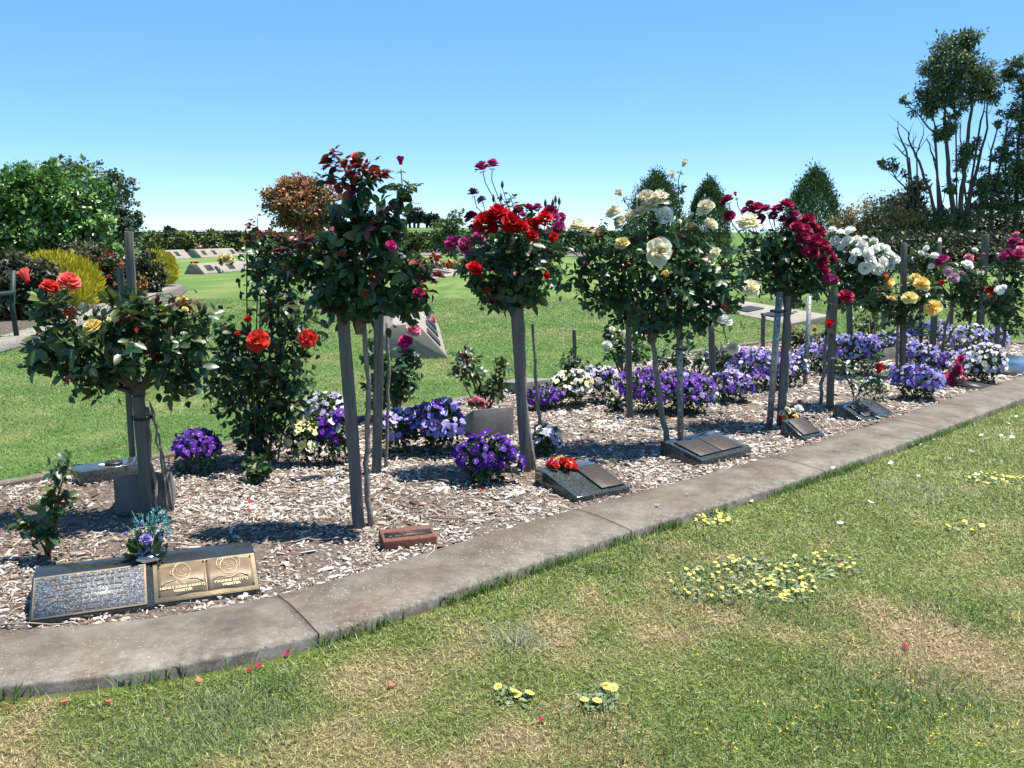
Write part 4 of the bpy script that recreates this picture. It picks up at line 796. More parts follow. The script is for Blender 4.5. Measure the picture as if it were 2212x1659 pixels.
rose('tallest rose with dark leaves, red young shoots and few red blooms', (800, 1130), [(772, 420, 28, 66), (842, 490, 28, 56), (800, 560, 66, 62), (735, 560, 58, 60), (690, 600, 52, 42), (872, 585, 40, 46), (888, 648, 36, 40), (765, 655, 62, 42), (830, 660, 45, 40), (648, 572, 30, 30), (905, 600, 24, 30), (735, 500, 34, 44), (700, 645, 36, 36), (795, 490, 30, 56), (868, 430, 14, 30)],
     [(772, 340, 40, 'striped', .1), (769, 352, 36, 'red', .2), (866, 358, 26, 'crimson', .2, .35), (845, 530, 24, 'hot', .4), (905, 632, 26, 'crimson', .4), (720, 500, 16, 'pink', .5, .35), (790, 635, 14, 'red', .5)], [(700, 470)], [(8, (800, 1132), (790, 1000), (796, 850), (786, 700)), (6, (832, 1015), (840, 860), (836, 690))], (776, 700), 270, 70, .135, (.8, .1, .1), 3,
     tips=[(712, 325), (716, 335), (745, 352), (800, 350), (823, 372), (815, 375), (655, 505), (925, 560), (915, 635), (730, 400), (640, 530), (850, 410, 'dark'), (700, 380, 'dark'), (700, 560), (880, 405, 'dark'), (610, 590, 'dark'), (930, 610)], shell=.5, canes=20)
rose('small rosebush with two pink blooms between the thick stakes and lawn', (855, 905), [(850, 800, 42, 55), (880, 830, 34, 45), (820, 840, 38, 50), (880, 770, 22, 30), (812, 760, 22, 30)],
     [(893, 712, 40, 'pink', .3), (876, 739, 48, 'hot', .4)], (), [(2.5, (850, 905), (868, 840), (876, 760)), (2, (845, 905), (830, 830))], None, 110, 20, .13, (.85, .12, .03), 4, name='bush_rose')
rose('bright red standard rose with crowded blooms across its top', (1152, 1010), [(1090, 570, 95, 60), (1065, 620, 50, 45), (1150, 570, 55, 60), (1030, 570, 35, 35), (1100, 650, 60, 25), (1130, 620, 55, 40), (1090, 510, 70, 35)],
     [(1048, 482, 62, 'red', .55), (1076, 462, 56, 'red', .3), (1105, 480, 56, 'red', .6), (1147, 488, 50, 'red', .9), (1126, 490, 38, 'red', .4), (1176, 469, 44, 'red', .6), (1026, 580, 38, 'red', .4), (1178, 601, 20, 'red', .5, .35), (1055, 632, 18, 'red', .6, .35), (1063, 655, 20, 'crimson', .6, .35), (1196, 512, 26, 'red', .4), (1150, 508, 34, 'red', .3), (1090, 470, 44, 'red', .2), (1165, 480, 34, 'red', .4)], [(1085, 590)], [(7, (1154, 1012), (1136, 900), (1132, 780), (1126, 660))], (1120, 655), 290, 60, .115, (.85, .13, .02), 5, shell=.5)
rose('purple-crimson rose whose long sprays rise behind the red one', (1168, 962), [(1020, 530, 45, 35), (1120, 500, 80, 40), (1190, 520, 35, 55), (1060, 540, 60, 40), (1010, 570, 35, 40), (1200, 590, 25, 50)],
     [(1040, 361, 36, 'magenta', .4), (1064, 355, 32, 'magenta', .2), (1022, 416, 28, 'magenta', .2), (1040, 432, 26, 'lilac', .4), (1018, 468, 34, 'crimson', .4), (976, 524, 38, 'magenta', .5), (1008, 530, 40, 'magenta', .6), (1034, 512, 30, 'magenta', .3), (1120, 452, 32, 'magenta', .3), (1142, 450, 26, 'crimson', .4), (1188, 456, 36, 'crimson', .3), (1160, 448, 30, 'magenta', .2), (1206, 490, 32, 'magenta', .5), (1198, 470, 32, 'magenta', .4), (1212, 468, 24, 'magenta', .5), (1020, 492, 24, 'magenta', .4), (1185, 500, 26, 'magenta', .4), (1130, 465, 28, 'magenta', .4)], [(1066, 430), (1082, 428), (1200, 432), (1208, 436), (1194, 440), (1178, 440), (1085, 400)], [(5, (1170, 964), (1160, 850), (1150, 700))], (1150, 600), 150, 0, .11, (.8, .18, .02), 6, tips=[(1100, 420, 'olive'), (1085, 430, 'olive')])
rose('large cream rose bearing pale yellow blooms above a dark leafy crown', (1440, 962), [(1420, 610, 130, 105), (1350, 570, 75, 60), (1480, 560, 80, 90), (1420, 690, 115, 45), (1545, 600, 70, 90), (1270, 560, 45, 50), (1530, 670, 60, 45), (1400, 500, 60, 35), (1310, 640, 50, 40), (1250, 600, 30, 40)],
     [(1343, 423, 28, 'cream', .4, .35), (1326, 460, 42, 'cream', .3), (1362, 465, 36, 'cream', .3), (1394, 428, 46, 'cream', .4), (1424, 430, 50, 'cream', .3), (1436, 466, 52, 'white', .7), (1386, 458, 48, 'cream', .3), (1248, 490, 46, 'cream', .4), (1345, 525, 36, 'pale', .5), (1424, 542, 58, 'cream', 1.1), (1438, 594, 22, 'yellow', .3, .35), (1453, 388, 24, 'cream', .1, .35), (1474, 362, 22, 'cream', .0, .35), (1524, 448, 52, 'cream', .8), (1535, 486, 42, 'cream', .6), (1545, 546, 36, 'cream', .4), (1616, 482, 54, 'cream', .4), (1622, 621, 50, 'cream', .3), (1566, 692, 40, 'white', .4), (1583, 752, 40, 'cream', .5), (1300, 500, 34, 'pale', .3), (1405, 445, 40, 'cream', .3), (1270, 500, 34, 'cream', .5), (1340, 480, 34, 'cream', .4)], [(1380, 440)], [(8, (1442, 964), (1428, 880), (1416, 800), (1410, 735))], (1410, 725), 300, 330, .125, (.85, .1, .05), 7,
     tips=[(1470, 400, 'dark'), (1490, 480), (1300, 480), (1590, 560), (1380, 530), (1250, 480, 'dark'), (1600, 640, 'olive')], shell=.48, canes=24)
rose('white climbing rosebush with a few white blooms behind violet pansies', (1345, 815), [(1340, 752, 45, 40), (1320, 720, 25, 25), (1375, 760, 30, 35)], [(1312, 744, 22, 'white', .4), (1322, 711, 18, 'cream', .3), (1345, 716, 16, 'cream', .3), (1380, 722, 18, 'white', .3)], (), [(2, (1345, 815), (1340, 760))], None, 90, 0, .12, (.8, .12, .08), 8, name='bush_rose')
rose('small sparse rosebush rising out of the concrete block behind the red rose', (1050, 905), [(1010, 800, 45, 32), (1065, 840, 42, 34), (1000, 770, 24, 20), (1080, 800, 25, 25)], (), [(1005, 752), (1084, 775)], [(2, (1048, 905), (1045, 850), (1020, 790)), (2, (1050, 905), (1070, 830))], None, 90, 0, .11, (.55, .3, .15), 9, name='bush_rose')
rose('small leafy rosebush around the short stake stub by white pansies', (1240, 850), [(1235, 790, 34, 32), (1215, 810, 22, 20), (1260, 815, 26, 24)], (), (), [(2, (1240, 850), (1236, 790))], None, 60, 0, .12, (.6, .3, .1), 10, name='bush_rose')
rose('half-bare young rosebush at the near end of the bed beside granite slab', (105, 1200), [(125, 1010, 30, 42), (110, 1090, 32, 36), (60, 1130, 34, 22), (95, 1150, 40, 30), (140, 1070, 18, 20)], (), (), [(3, (105, 1200), (112, 1120), (125, 980)), (2, (100, 1200), (70, 1130))], None, 55, 0, .1, (.55, .3, .15), 11, name='bush_rose', canes=9)
rose('crimson standard rose with its dense arc of blooms', (1690, 915), [(1680, 580, 92, 70), (1730, 600, 70, 55), (1640, 560, 55, 55), (1740, 540, 45, 50), (1690, 520, 70, 40), (1770, 600, 40, 50)],
     [(1572, 431, 30, 'crimson', .4), (1560, 440, 18, 'crimson', .4), (1576, 466, 30, 'crimson', .5), (1590, 424, 14, 'magenta', .3, .35), (1610, 455, 30, 'magenta', .3), (1635, 450, 34, 'crimson', .3), (1655, 452, 32, 'magenta', .4), (1680, 452, 34, 'crimson', .3), (1698, 442, 36, 'crimson', .4), (1715, 462, 32, 'magenta', .5), (1690, 475, 30, 'crimson', .5), (1640, 474, 30, 'magenta', .5), (1722, 490, 38, 'crimson', .5), (1745, 475, 36, 'crimson', .4), (1757, 490, 34, 'crimson', .5), (1772, 500, 32, 'crimson', .5), (1733, 512, 38, 'crimson', .7), (1760, 520, 38, 'crimson', .5), (1777, 532, 36, 'crimson', .5), (1757, 546, 38, 'crimson', .6), (1790, 548, 30, 'crimson', .4), (1741, 541, 28, 'crimson', .7), (1777, 566, 30, 'crimson', .6), (1801, 562, 22, 'crimson', .4), (1790, 600, 26, 'magenta', .6), (1781, 583, 26, 'crimson', .5), (1710, 480, 30, 'crimson', .4), (1670, 465, 28, 'magenta', .4), (1740, 495, 30, 'crimson', .4), (1805, 604, 20, 'magenta', .4), (1620, 440, 22, 'crimson', .3), (1828, 640, 34, 'crimson', .4)], (), [(6, (1692, 915), (1700, 800), (1708, 660))], (1700, 650), 290, 160, .11, (.88, .11, .01), 12, shell=.5)
rose('white standard rose massed with round white blooms', (1772, 872), [(1850, 600, 55, 55), (1810, 600, 45, 55), (1880, 610, 40, 40), (1840, 640, 40, 30), (1870, 560, 50, 40)],
     [(u, v, d*.84, 'white', f) for u, v, d, f in [(1798, 497, 30, .3), (1815, 502, 32, .4), (1836, 498, 32, .3), (1830, 522, 36, .6), (1804, 520, 32, .5), (1850, 518, 28, .4), (1868, 514, 20, .3), (1875, 545, 36, .5), (1890, 538, 36, .4), (1903, 533, 30, .3), (1920, 550, 36, .4), (1932, 560, 28, .5), (1896, 580, 46, .7), (1868, 579, 38, .6), (1850, 545, 34, .6), (1842, 560, 30, .6), (1880, 562, 38, .5), (1862, 530, 32, .4), (1908, 566, 34, .5), (1915, 535, 24, .3), (1888, 520, 22, .2), (1815, 535, 26, .5), (1925, 575, 24, .6)]], (), [(5, (1772, 872), (1782, 760), (1790, 660))], (1795, 650), 220, 30, .115, (.85, .14, .01), 13, shell=.5)
rose('yellow standard rose with golden blooms on a sparse crown', (1937, 812), [(1950, 650, 62, 45), (1915, 650, 45, 35), (2000, 640, 38, 35), (1960, 690, 40, 25), (1890, 640, 30, 35)],
     [(1907, 598, 28, 'orange', .1), (1905, 600, 30, 'yellow', .2), (1916, 612, 40, 'yellow', .5), (1890, 608, 28, 'yellow', .4), (1978, 602, 28, 'yellow', .3), (1991, 613, 36, 'yellow', .4), (1964, 643, 34, 'pale', .6), (2015, 664, 38, 'yellow', .5), (1888, 625, 20, 'yellow', .3), (1985, 650, 14, 'pale', .3, .35), (1925, 645, 18, 'yellow', .3)], [(1940, 600)], [(4, (1937, 812), (1938, 750), (1940, 690))], (1942, 690), 190, 0, .12, (.6, .32, .08), 14)
rose('mixed pink and white rose around the stake with dark two-tone bloom', (2030, 790), [(2060, 590, 60, 48), (2000, 565, 45, 35), (2100, 600, 35, 50), (2070, 640, 40, 30), (2020, 620, 30, 30), (1965, 560, 30, 30)],
     [(2033, 562, 38, 'magenta', .5), (2090, 572, 28, 'white', .4), (2093, 556, 24, 'pink', .3), (2060, 600, 30, 'lilac', .5), (2048, 586, 22, 'lilac', .5), (1990, 546, 16, 'white', .3), (2019, 552, 20, 'white', .3), (2001, 536, 14, 'white', .3), (2106, 540, 16, 'white', .3), (2025, 525, 16, 'white', .3, .35), (2078, 590, 18, 'lilac', .5), (2012, 575, 14, 'white', .3), (2035, 610, 14, 'orange', .4), (2125, 548, 8, 'pink', .3), (2000, 620, 26, 'white', .4)], (), [(4, (2030, 790), (2045, 700), (2060, 650))], (2060, 650), 200, 0, .125, (.55, .38, .07), 15)
rose('small white-flowered rose between the yellow rose stake and the mixed pink rose', (1990, 752), [(1985, 590, 40, 40), (1970, 630, 32, 30), (2010, 640, 30, 30)],
     [(1975, 558, 15, 'white', .3), (1992, 566, 14, 'cream', .4), (2008, 580, 13, 'white', .5), (1962, 600, 12, 'pale', .5), (1998, 610, 13, 'pink', .6)], (), [(4, (1990, 752), (1988, 690), (1986, 630))], (1986, 640), 130, 0, .12, (.5, .4, .1), 21)
rose('rose with pale pink and orange flowers beside the tallest bare far stake', (2092, 748), [(2100, 620, 36, 55), (2125, 650, 26, 45), (2085, 670, 30, 35)],
     [(2098, 570, 15, 'pink', .3), (2120, 590, 14, 'white', .4), (2110, 610, 13, 'lilac', .6), (2138, 640, 15, 'orange', .6), (2085, 640, 12, 'pink', .6), (2115, 560, 12, 'magenta', .3)], (), [(4, (2092, 748), (2095, 700), (2098, 660))], (2098, 670), 150, 0, .12, (.5, .4, .1), 22)
rose('leafy rose with small red-tinged shoots left of the yellow rose at the lawn edge', (1890, 745), [(1880, 640, 36, 36), (1905, 600, 28, 30), (1925, 570, 26, 26)],
     [(1930, 552, 13, 'white', .3), (1900, 580, 12, 'white', .5)], (), [(3, (1890, 745), (1890, 700), (1888, 660))], (1888, 665), 110, 0, .12, (.5, .35, .15), 23)
rose('magenta rose bush cut by the picture edge at the far end', (2165, 790), [(2170, 620, 38, 70), (2200, 600, 40, 70), (2150, 660, 35, 50), (2200, 690, 40, 40), (2170, 560, 30, 30)],
     [(2190, 522, 36, 'magenta', .4), (2206, 528, 28, 'crimson', .3), (2180, 546, 28, 'magenta', .4), (2200, 552, 28, 'crimson', .4), (2168, 552, 24, 'magenta', .3), (2160, 626, 20, 'white', .4), (2168, 620, 18, 'white', .3), (2138, 626, 22, 'orange', .4), (2195, 505, 18, 'pink', .3), (2205, 538, 24, 'pink', .4)], (), [(5, (2165, 790), (2170, 720), (2175, 640))], (2175, 660), 200, 40, .125, (.6, .33, .07), 16)
rose('low reddish-leaved rosebush under the crimson rose near blue pansies', (1728, 790), [(1715, 730, 36, 30), (1755, 740, 30, 30)], [(1760, 712, 12, 'red', .3)], (), [(2, (1728, 790), (1725, 740))], None, 70, 0, .12, (.5, .25, .25), 17, name='bush_rose')
rose('dark low rosebush behind violet pansies beneath the cream rose', (1500, 830), [(1500, 770, 45, 30), (1450, 780, 35, 30), (1560, 770, 30, 28)], (), (), [(2, (1500, 830), (1500, 780))], None, 80, 0, .12, (.8, .15, .05), 18, name='bush_rose')
rose('thin rosebush with rusty leaves right of the blue pansies by lawn', (1880, 740), [(1870, 700, 28, 22), (1895, 690, 24, 24)], (), (), [(2, (1880, 740), (1875, 700))], None, 45, 0, .12, (.5, .3, .2), 19, name='bush_rose')

# ================================================================== PANSIES
def pansies(label, base, c, r, cols, n, size=.042, seed=0, nf=None, green=((.035, .08, .02), (.055, .11, .03), (.025, .055, .018))):
    rng = np.random.default_rng(seed+500); b = BG(*base); t = thing('pansy_clump', b, label, 'pansies', 'pansies edging the rose bed'); mp = MP(b)
    C = W(c[0], c[1], b[1]); R = np.array([r[0], (r[0]+r[1])*.45, r[1]])*mp; n2 = nf or int(n*7)
    bumps = sph(7, rng); lump = lambda d: (.72+.42*(np.clip(d@bumps.T, 0, 1)**5).max(1))[:, None]
    d = sph(n2, rng); P = C+d*R*lump(d)*(rng.random((n2, 1))**.3)*.95; P[:, 2] = np.maximum(P[:, 2], .04+.05*rng.random(n2))
    lo = P[:, 2] < C[2]*.7; P[lo, 2] = .035+rng.random(lo.sum())*C[2]*.6; m = MB(); g = np.array(green)
    m.inst(LF4, LF4F, basis(d*.5+rng.normal(size=(n2, 3))*.6+(0, 0, .2), d+rng.normal(size=(n2, 3))*.6+(0, 0, .5))*(size*(.95+.3*rng.random(n2)))[:, None, None], P, g[rng.integers(0, 3, n2)]*(1+.2*rng.normal(size=(n2, 1)))).build('foliage', M_TREE, t, kind='stuff')
    d = sph(n*4, rng); d = d[(d[:, 2] > -.25) & (d[:, 1] < .45)][:n]
    for i, q in enumerate(d):
        p = C+q*R*(lump(q[None])[0]*(.92+.18*rng.random())); p[2] = max(p[2], .06); z = nrm(q*.7+nrm(CAM-p)*.55+(0, 0, .35)+rng.normal(size=3)*.38)
        cn = cols[rng.integers(len(cols))]; x = np.cross((0, 0, 1.), z); x = nrm(x+1e-6); y = np.cross(z, x); a = rng.normal()*.4; x, y = x*math.cos(a)+y*math.sin(a), y*math.cos(a)-x*math.sin(a)
        child('flower', pansy(cn, int(rng.integers(4))), t, M4(np.stack([x, y, z], 1), p-b, size*(1+.22*rng.normal())))
    return t
PS = [('purple-violet pansies at the foot of the orange-red bush rose', (430, 1018), (430, 965), (54, 48), ['purple', 'purple', 'violet'], 70),
 ('small white and lilac pansies behind the orange-red bush rose', (690, 935), (700, 885), (48, 40), ['lilacwhite', 'white', 'lilacwhite'], 70),
 ('cream-yellow pansies spilling out beside dark purple ones', (652, 1003), (655, 945), (42, 55), ['cream'], 48),
 ('dark purple pansies mixed with white behind the thick stake', (725, 1000), (725, 935), (46, 58), ['deep', 'purple', 'purple', 'purple', 'white'], 62),
 ('pale lavender pansies between the thick stakes and blue clump', (860, 978), (858, 930), (46, 42), ['lavender', 'lavender', 'violet'], 55),
 ('tall blue-violet pansies left of the concrete block', (945, 978), (942, 915), (66, 62), ['blue', 'violet', 'blue', 'lavender'], 120),
 ('deep purple pansies at the foot of the red rose stake', (1055, 1045), (1052, 990), (68, 50), ['deep', 'purple', 'deep'], 95),
 ('white pansies with dark eyes right of the red rose stem', (1172, 985), (1172, 952), (36, 34), ['white', 'lilacwhite'], 42),
 ('small violet pansies beside the dark block end', (1172, 884), (1172, 858), (40, 26), ['violet'], 55),
 ('white pansies below the small leafy rosebush', (1230, 878), (1226, 838), (50, 38), ['white', 'white', 'cream'], 70),
 ('white and violet mixed pansies left of the split stake', (1300, 872), (1300, 822), (40, 44), ['white', 'violet', 'lilacwhite'], 56),
 ('violet pansies behind the split stake and cream rose stem', (1420, 892), (1415, 842), (70, 48), ['violet'], 120),
 ('violet pansies mixed with pale lilac beside the cream rose metal stake', (1490, 892), (1490, 845), (46, 55), ['violet', 'lilacwhite', 'violet', 'violet'], 90),
 ('tall violet pansies around the plain stake', (1585, 868), (1580, 835), (52, 34), ['violet', 'violet', 'lilacwhite'], 80),
 ('deep violet pansies behind the plain stake near lawn edge', (1572, 815), (1570, 780), (40, 34), ['violet', 'purple'], 60),
 ('blue-lavender pansies left of the crimson rose stakes', (1650, 838), (1650, 798), (58, 44), ['blue', 'lavender', 'violet'], 100),
 ('pale blue pansies around the short stub stake', (1622, 785), (1625, 768), (32, 22), ['lavender', 'lilacwhite'], 40),
 ('violet-blue pansies with white ones just right of crimson rose stakes', (1705, 835), (1705, 800), (36, 34), ['violet', 'white', 'blue'], 45),
 ('pale blue pansies spreading behind the thin metal stake', (1775, 800), (1770, 768), (48, 34), ['blue', 'lavender'], 80),
 ('large blue-lilac pansy mound under the drooping crimson bloom', (1845, 808), (1840, 758), (62, 50), ['blue', 'lavender', 'violet', 'lilacwhite'], 140),
 ('lilac-blue pansies at the lawn edge behind dark block', (1920, 770), (1918, 742), (48, 28), ['blue', 'lavender'], 80),
 ('lilac pansies right of the yellow rose stake', (1985, 806), (1985, 770), (36, 36), ['lavender', 'blue'], 60),
 ('white-violet pansies behind the yellow rose stake', (2000, 752), (2000, 718), (44, 30), ['lilacwhite', 'violet', 'blue'], 60),
 ('white and lilac pansies below the mixed pink rose', (2075, 760), (2075, 728), (52, 30), ['lilacwhite', 'white', 'blue'], 75),
 ('blue pansies between the mixed pink rose and white mound', (2055, 810), (2060, 782), (42, 30), ['blue', 'purple'], 60),
 ('big white-lilac pansy mound near the far granite stones', (2125, 828), (2122, 788), (52, 42), ['lilacwhite', 'white', 'white'], 120),
 ('blue pansies by kerb in front of the yellow rose', (1985, 862), (1983, 822), (54, 40), ['blue', 'violet', 'blue'], 100),
 ('small blue pansies at the foot of the slim far stake', (2150, 762), (2150, 735), (30, 26), ['blue', 'lavender'], 45),
 ('tiny plant with two cream pansies alone on the chips', (556, 1040), (556, 1015), (34, 26), ['cream'], 5),
 ('small bright green tuft with white flowers left of split stake base', (1330, 888), (1330, 875), (22, 14), ['white'], 8),
 ('thin plant of whitish pansies by the blue clump and kerb', (1885, 866), (1885, 838), (38, 30), ['lilacwhite', 'cream'], 16),
 ('dark blue pansies with a few yellow under tallest far stake', (2098, 775), (2095, 752), (34, 20), ['deep', 'cream', 'purple'], 30)]
for i, q in enumerate(PS):
    far_ = q[1][1] <= 930; q = list(q)
    if far_ and q[5] >= 20: q[3] = (q[3][0]*1.18, q[3][1]*.95); q[5] = int(q[5]*1.75)
    pansies(*q, seed=i, nf=260 if q[5] < 20 else None, size=.033 if far_ else .041)

# ================================================================== FLOWERS LAID ON THINGS
def posy(name, label, at, z, spec, R=.05, green=True, mat=M_PETAL, cat='flowers', leafcol=((.05, .1, .03),), vase=None, seed=0, H=.05, nleaf=20, ll=.06):
    """spec: list of (du, dv, size m, colour, op) with du,dv offsets in metres right/up"""
    rng = np.random.default_rng(seed+900); b = np.array([at[0], at[1], z]); t = thing(name, b, label, cat); m = MB()
    for dx, dz, s, col, op in spec:
        p = b+(dx*.95, -.012-R*.35*(H > .06)+rng.normal()*R*.3, dz); zz = nrm(np.array([dx*4, -.5, .8])+rng.normal(size=3)*.3); child('bloom', bloom(col, op, rng.integers(3)), t, M4(zbasis(zz[None], rng)[0], p-b, s))
        m.tube([b+(0, 0, .0), b+(dx*.4, 0, dz*.5), p-zz*s*.3], .0018, 4, (.04, .09, .03))
    if nleaf:
        d = sph(nleaf, rng); d[:, 2] = abs(d[:, 2]); P = b+d*(R, R, H)*.7; lc = np.array(leafcol)
        m.inst(LF8, LF8F, basis(d+(0, 0, .3), d+rng.normal(size=(nleaf, 3))*.6)*ll, P, lc[rng.integers(0, len(lc), nleaf)])
    m.build('stems_and_leaves', M_LEAF, t)
    return t
vb = A['ledge'](.425, .05)
vs_ = posy('artificial_bouquet', 'purple artificial roses with teal sprays in a metal vase on the long black stone', vb, vb[2], [(-.07, .115, .045, 'violet', .35), (-.01, .155, .04, 'violet', .35), (.005, .1, .05, 'violet', 1), (-.01, .055, .045, 'violet', 1), (.05, .06, .04, 'violet', .35), (.075, .055, .042, 'violet', .35), (.055, .035, .045, 'violet', .35), (.07, .1, .035, 'violet', .35)], .06, nleaf=14, leafcol=((.1, .2, .03), (.05, .13, .04), (.02, .06, .03)), H=.1, ll=.07)
m = MB(); a = np.linspace(0, 2*math.pi, 21)
m.tube([vb+(0, 0, z) for z in (0, .004, .012, .03, .034)], [.038, .055, .058, .05, .035], 24); m.build('vase', bronze_mat('chrome_vase', (.5, .45, .38), .2, 1., .1), vs_, smooth=True)
m = MB(); rngq = np.random.default_rng(2)
for cx, cz, n in ((-.03, .13, 90), (.04, .165, 120), (.05, .13, 120)):
    d = sph(n, rngq); P = vb+(cx, .03, cz)+d*(.03, .025, .045); m.inst(LF4, LF4F, basis(d+(0, 0, .5), rngq.normal(size=(n, 3)))*.014, P, np.array([(.07, .25, .27)])*(1+.25*rngq.normal(size=(n, 1))))
for k in range(9): e = vb+(-.08+.02*k, .01*rngq.normal(), .12+.1*rngq.random()); m.tube([vb+(0, 0, .02), (vb+e)/2+(0, 0, .03), e], [.003, .003, .001], 3, (.08, .22, .18))
m.build('teal_spray', M_TREE, vs_)
p = B['ledge'](.14, .05); rg = np.random.default_rng(4)
posy('flower_heap', 'heap of red and orange artificial flowers on the speckled granite stone', p, p[2], [(x, .015+.04*max(0, 1-(x/.09)**2)*rg.random(), .042, ['orange', 'red', 'hot', 'orange', 'pale', 'orange'][i % 6], 1) for i, x in enumerate(np.linspace(-.075, .085, 34))], .12, nleaf=0)
p = Dd['ledge'](.13, .1)+(.06, .08, -.05); p[2] = .05
posy('flower_posy', 'faded cream and orange posy behind the narrow granite stone', p, p[2], [(-.07, .12, .05, 'cream', 1), (-.03, .15, .05, 'cream', 1), (.02, .14, .05, 'cream', 1), (.06, .16, .06, 'white', 1), (.085, .14, .05, 'white', .6), (-.05, .09, .06, 'yellow', 1), (0, .08, .06, 'orange', 1), (.06, .09, .05, 'orange', 1), (-.085, .09, .04, 'orange', 1), (.03, .1, .05, 'yellow', 1)], .06, nleaf=24, H=.12, leafcol=((.12, .06, .02), (.06, .05, .02), (.05, .09, .03)))
# cut rosebuds leaning across stone E
eb = Ee['ledge'](.2, .06); rb = thing('cut_roses', eb, 'cut stems with small red rosebuds leaning over the blue-grey stone', 'cut flowers'); m = MB(); Ye = float(eb[1])
for pts, col in ((((1850, 860), (1872, 820), (1895, 780), (1916, 740)), None), (((1850, 865), (1822, 800), (1815, 775)), None), (((1852, 862), (1838, 880), (1832, 888)), None), (((1850, 860), (1880, 790), (1897, 808)), None), (((1845, 870), (1838, 820), (1790, 712)), None)):
    Q = np.array([W(u, v, Ye-.05*i) for i, (u, v) in enumerate(pts)]); m.tube(Q, .004, 5, (.09, .07, .04))
    rr = np.random.default_rng(len(pts)+int(pts[-1][0]))
    for q in Q[1:]:
        for s in range(2): child('leaf', LEAVES['dark'][s], rb, M4(basis(nrm(rr.normal(size=(1, 3))), np.array([[0, -.3, 1.]]))[0], q-eb, .13))
m.build('stems', M_LEAF, rb, smooth=True)
for u, v, d, c, op in ((1897, 808, 26, 'red', .35), (1832, 890, 24, 'orange', 1), (1838, 880, 16, 'red', .6), (1790, 711, 24, 'red', .35)):
    p = W(u, v, Ye-.1); child('bloom', bloom(c, op, 0), rb, M4(zbasis(np.array([[0, -.3, 1.]]), rngq)[0], p-eb, d*MP(p)*(1.9 if op < .6 else 1)))
cv = A  # small white badge on stone E
plate(Ee, 'white_badge', .03, Ee['sl']-.012, .1, Ee['sl']-.002, M_PLAIN, .004)
p = BG(2060, 836)
posy('artificial_spray', 'tall spray of pink and magenta artificial flowers by the far pansies', p, .04, [(-.05+.1*i/13+.03*rg.normal(), .03+.26*i/13, .07, ['hot', 'magenta', 'pink', 'hot'][i % 4], 1) for i in range(14)]+[(.02+.03*rg.normal(), .08+.2*rg.random(), .06, 'red' if k % 2 else 'pink', 1) for k in range(5)], .05, nleaf=10, H=.2)
p = BG(2036, 832); posy('flower_posy', 'orange flower pair beside the pink artificial spray', p, .04, [(-.03, .09, .09, 'orange', 1), (.05, .09, .08, 'orange', 1)], .05, nleaf=12, H=.08)
p = BG(1030, 935)+(0, .12, 0); posy('flower_posy', 'pale pink artificial flowers hanging over the concrete block', p, .2, [(-.04, .06, .05, 'pink', 1), (0, .075, .055, 'pink', 1), (.04, .06, .05, 'pink', 1), (.02, .03, .05, 'pink', 1), (-.02, .03, .045, 'pink', 1), (.05, .02, .05, 'pink', 1), (.075, .035, .04, 'pink', 1), (-.055, .03, .04, 'pink', 1)], .05, nleaf=10, H=.05)
p = G(965, 705); p = W(900, 692, 12.6); posy('flower_wreath', 'white and pink flower arrangement lying on the end-on concrete wedge', p, p[2]-.1, [(.12*rg.normal(), .05+.12*rg.random(), .1, 'white' if i % 3 else 'pink', 1) for i in range(14)], .12, nleaf=16, H=.12, ll=.12)
p = W(838, 712, 11.5); r0 = thing('blue_ribbon', (p[0], p[1], .05), 'blue ribbon hanging by the end-on concrete wedge', 'ribbon'); m = MB(); m.box(p-(.06, 0, .22), (.1, 0, 0), (0, .01, 0), (0.03, 0, .3), (.02, .05, .35)); m.box(p-(-.02, .02, .3), (.1, 0, 0), (0, .01, 0), (-.03, 0, .2), (.02, .04, .3)); m.build('band', M_PLAIN, r0)
p = W(488, 561, 33.5); posy('flower_pot', 'pot of pale yellow flowers behind the long concrete wedge', p, p[2]-.25, [(x, .22+.12*z, .26, 'pale', 1) for x, z in ((-.22, .2), (-.1, .6), (.03, 1.1), (.15, .6), (.24, .2), (0, .1), (-.15, 1), (.12, 1.2))], .2, nleaf=12, H=.3, ll=.2)
p = W(420, 566, 33.5); posy('flower_posy', 'small red flowers behind the dark end of the long wedge', p, p[2]-.15, [(x, .12, .14, 'red', 1) for x in (-.1, 0, .1)], .1, nleaf=6)
p = G(960, 592); posy('flower_posy', 'white and orange flowers on the slab with four close plaques', p, .15, [(-.4, .25, .3, 'white', 1), (-.45, .15, .2, 'magenta', 1)]+[(.02+.12*i, .12+.1*(i % 3), .16, 'orange' if i % 2 else 'yellow', 1) for i in range(6)], .15, nleaf=20, H=.2, ll=.2, leafcol=((.2, .12, .03),))
tree('reddish_plants', 'low bed of reddish-bronze plants behind the slab with four plaques', 'plants', (950, 584), [(945, 574, 30, 10), (975, 575, 20, 10)], 900, .12, [(.16, .07, .05), (.2, .1, .05), (.08, .07, .03)], seed=71, crown='foliage')
p = G(1712, 690); posy('flower_posy', 'small pink flowers at the far end of the slab under the crimson rose', p, .2, [(.08*rg.normal(), .05+.08*rg.random(), .08, 'pink' if i % 2 else 'hot', 1) for i in range(7)], .1, nleaf=10, ll=.1)
# flowers along the far gravel strip
for i, (u, c, l) in enumerate([(432, 'orange', 'rusty red and white grave flowers on the far gravel strip'), (570, 'hot', 'hot pink grave flowers on the far gravel strip beyond the wedges'), (655, 'yellow', 'yellow grave flowers on the far gravel strip near the red-leaved tree')]):
    p = G(u, 545); posy('grave_flowers', l, p, .02, [(.3*rg.normal(), .3+.1*rg.random(), .35, c if k % 2 else ('white' if i == 0 else c), 1) for k in range(6)], .2, nleaf=8, H=.3, ll=.3)

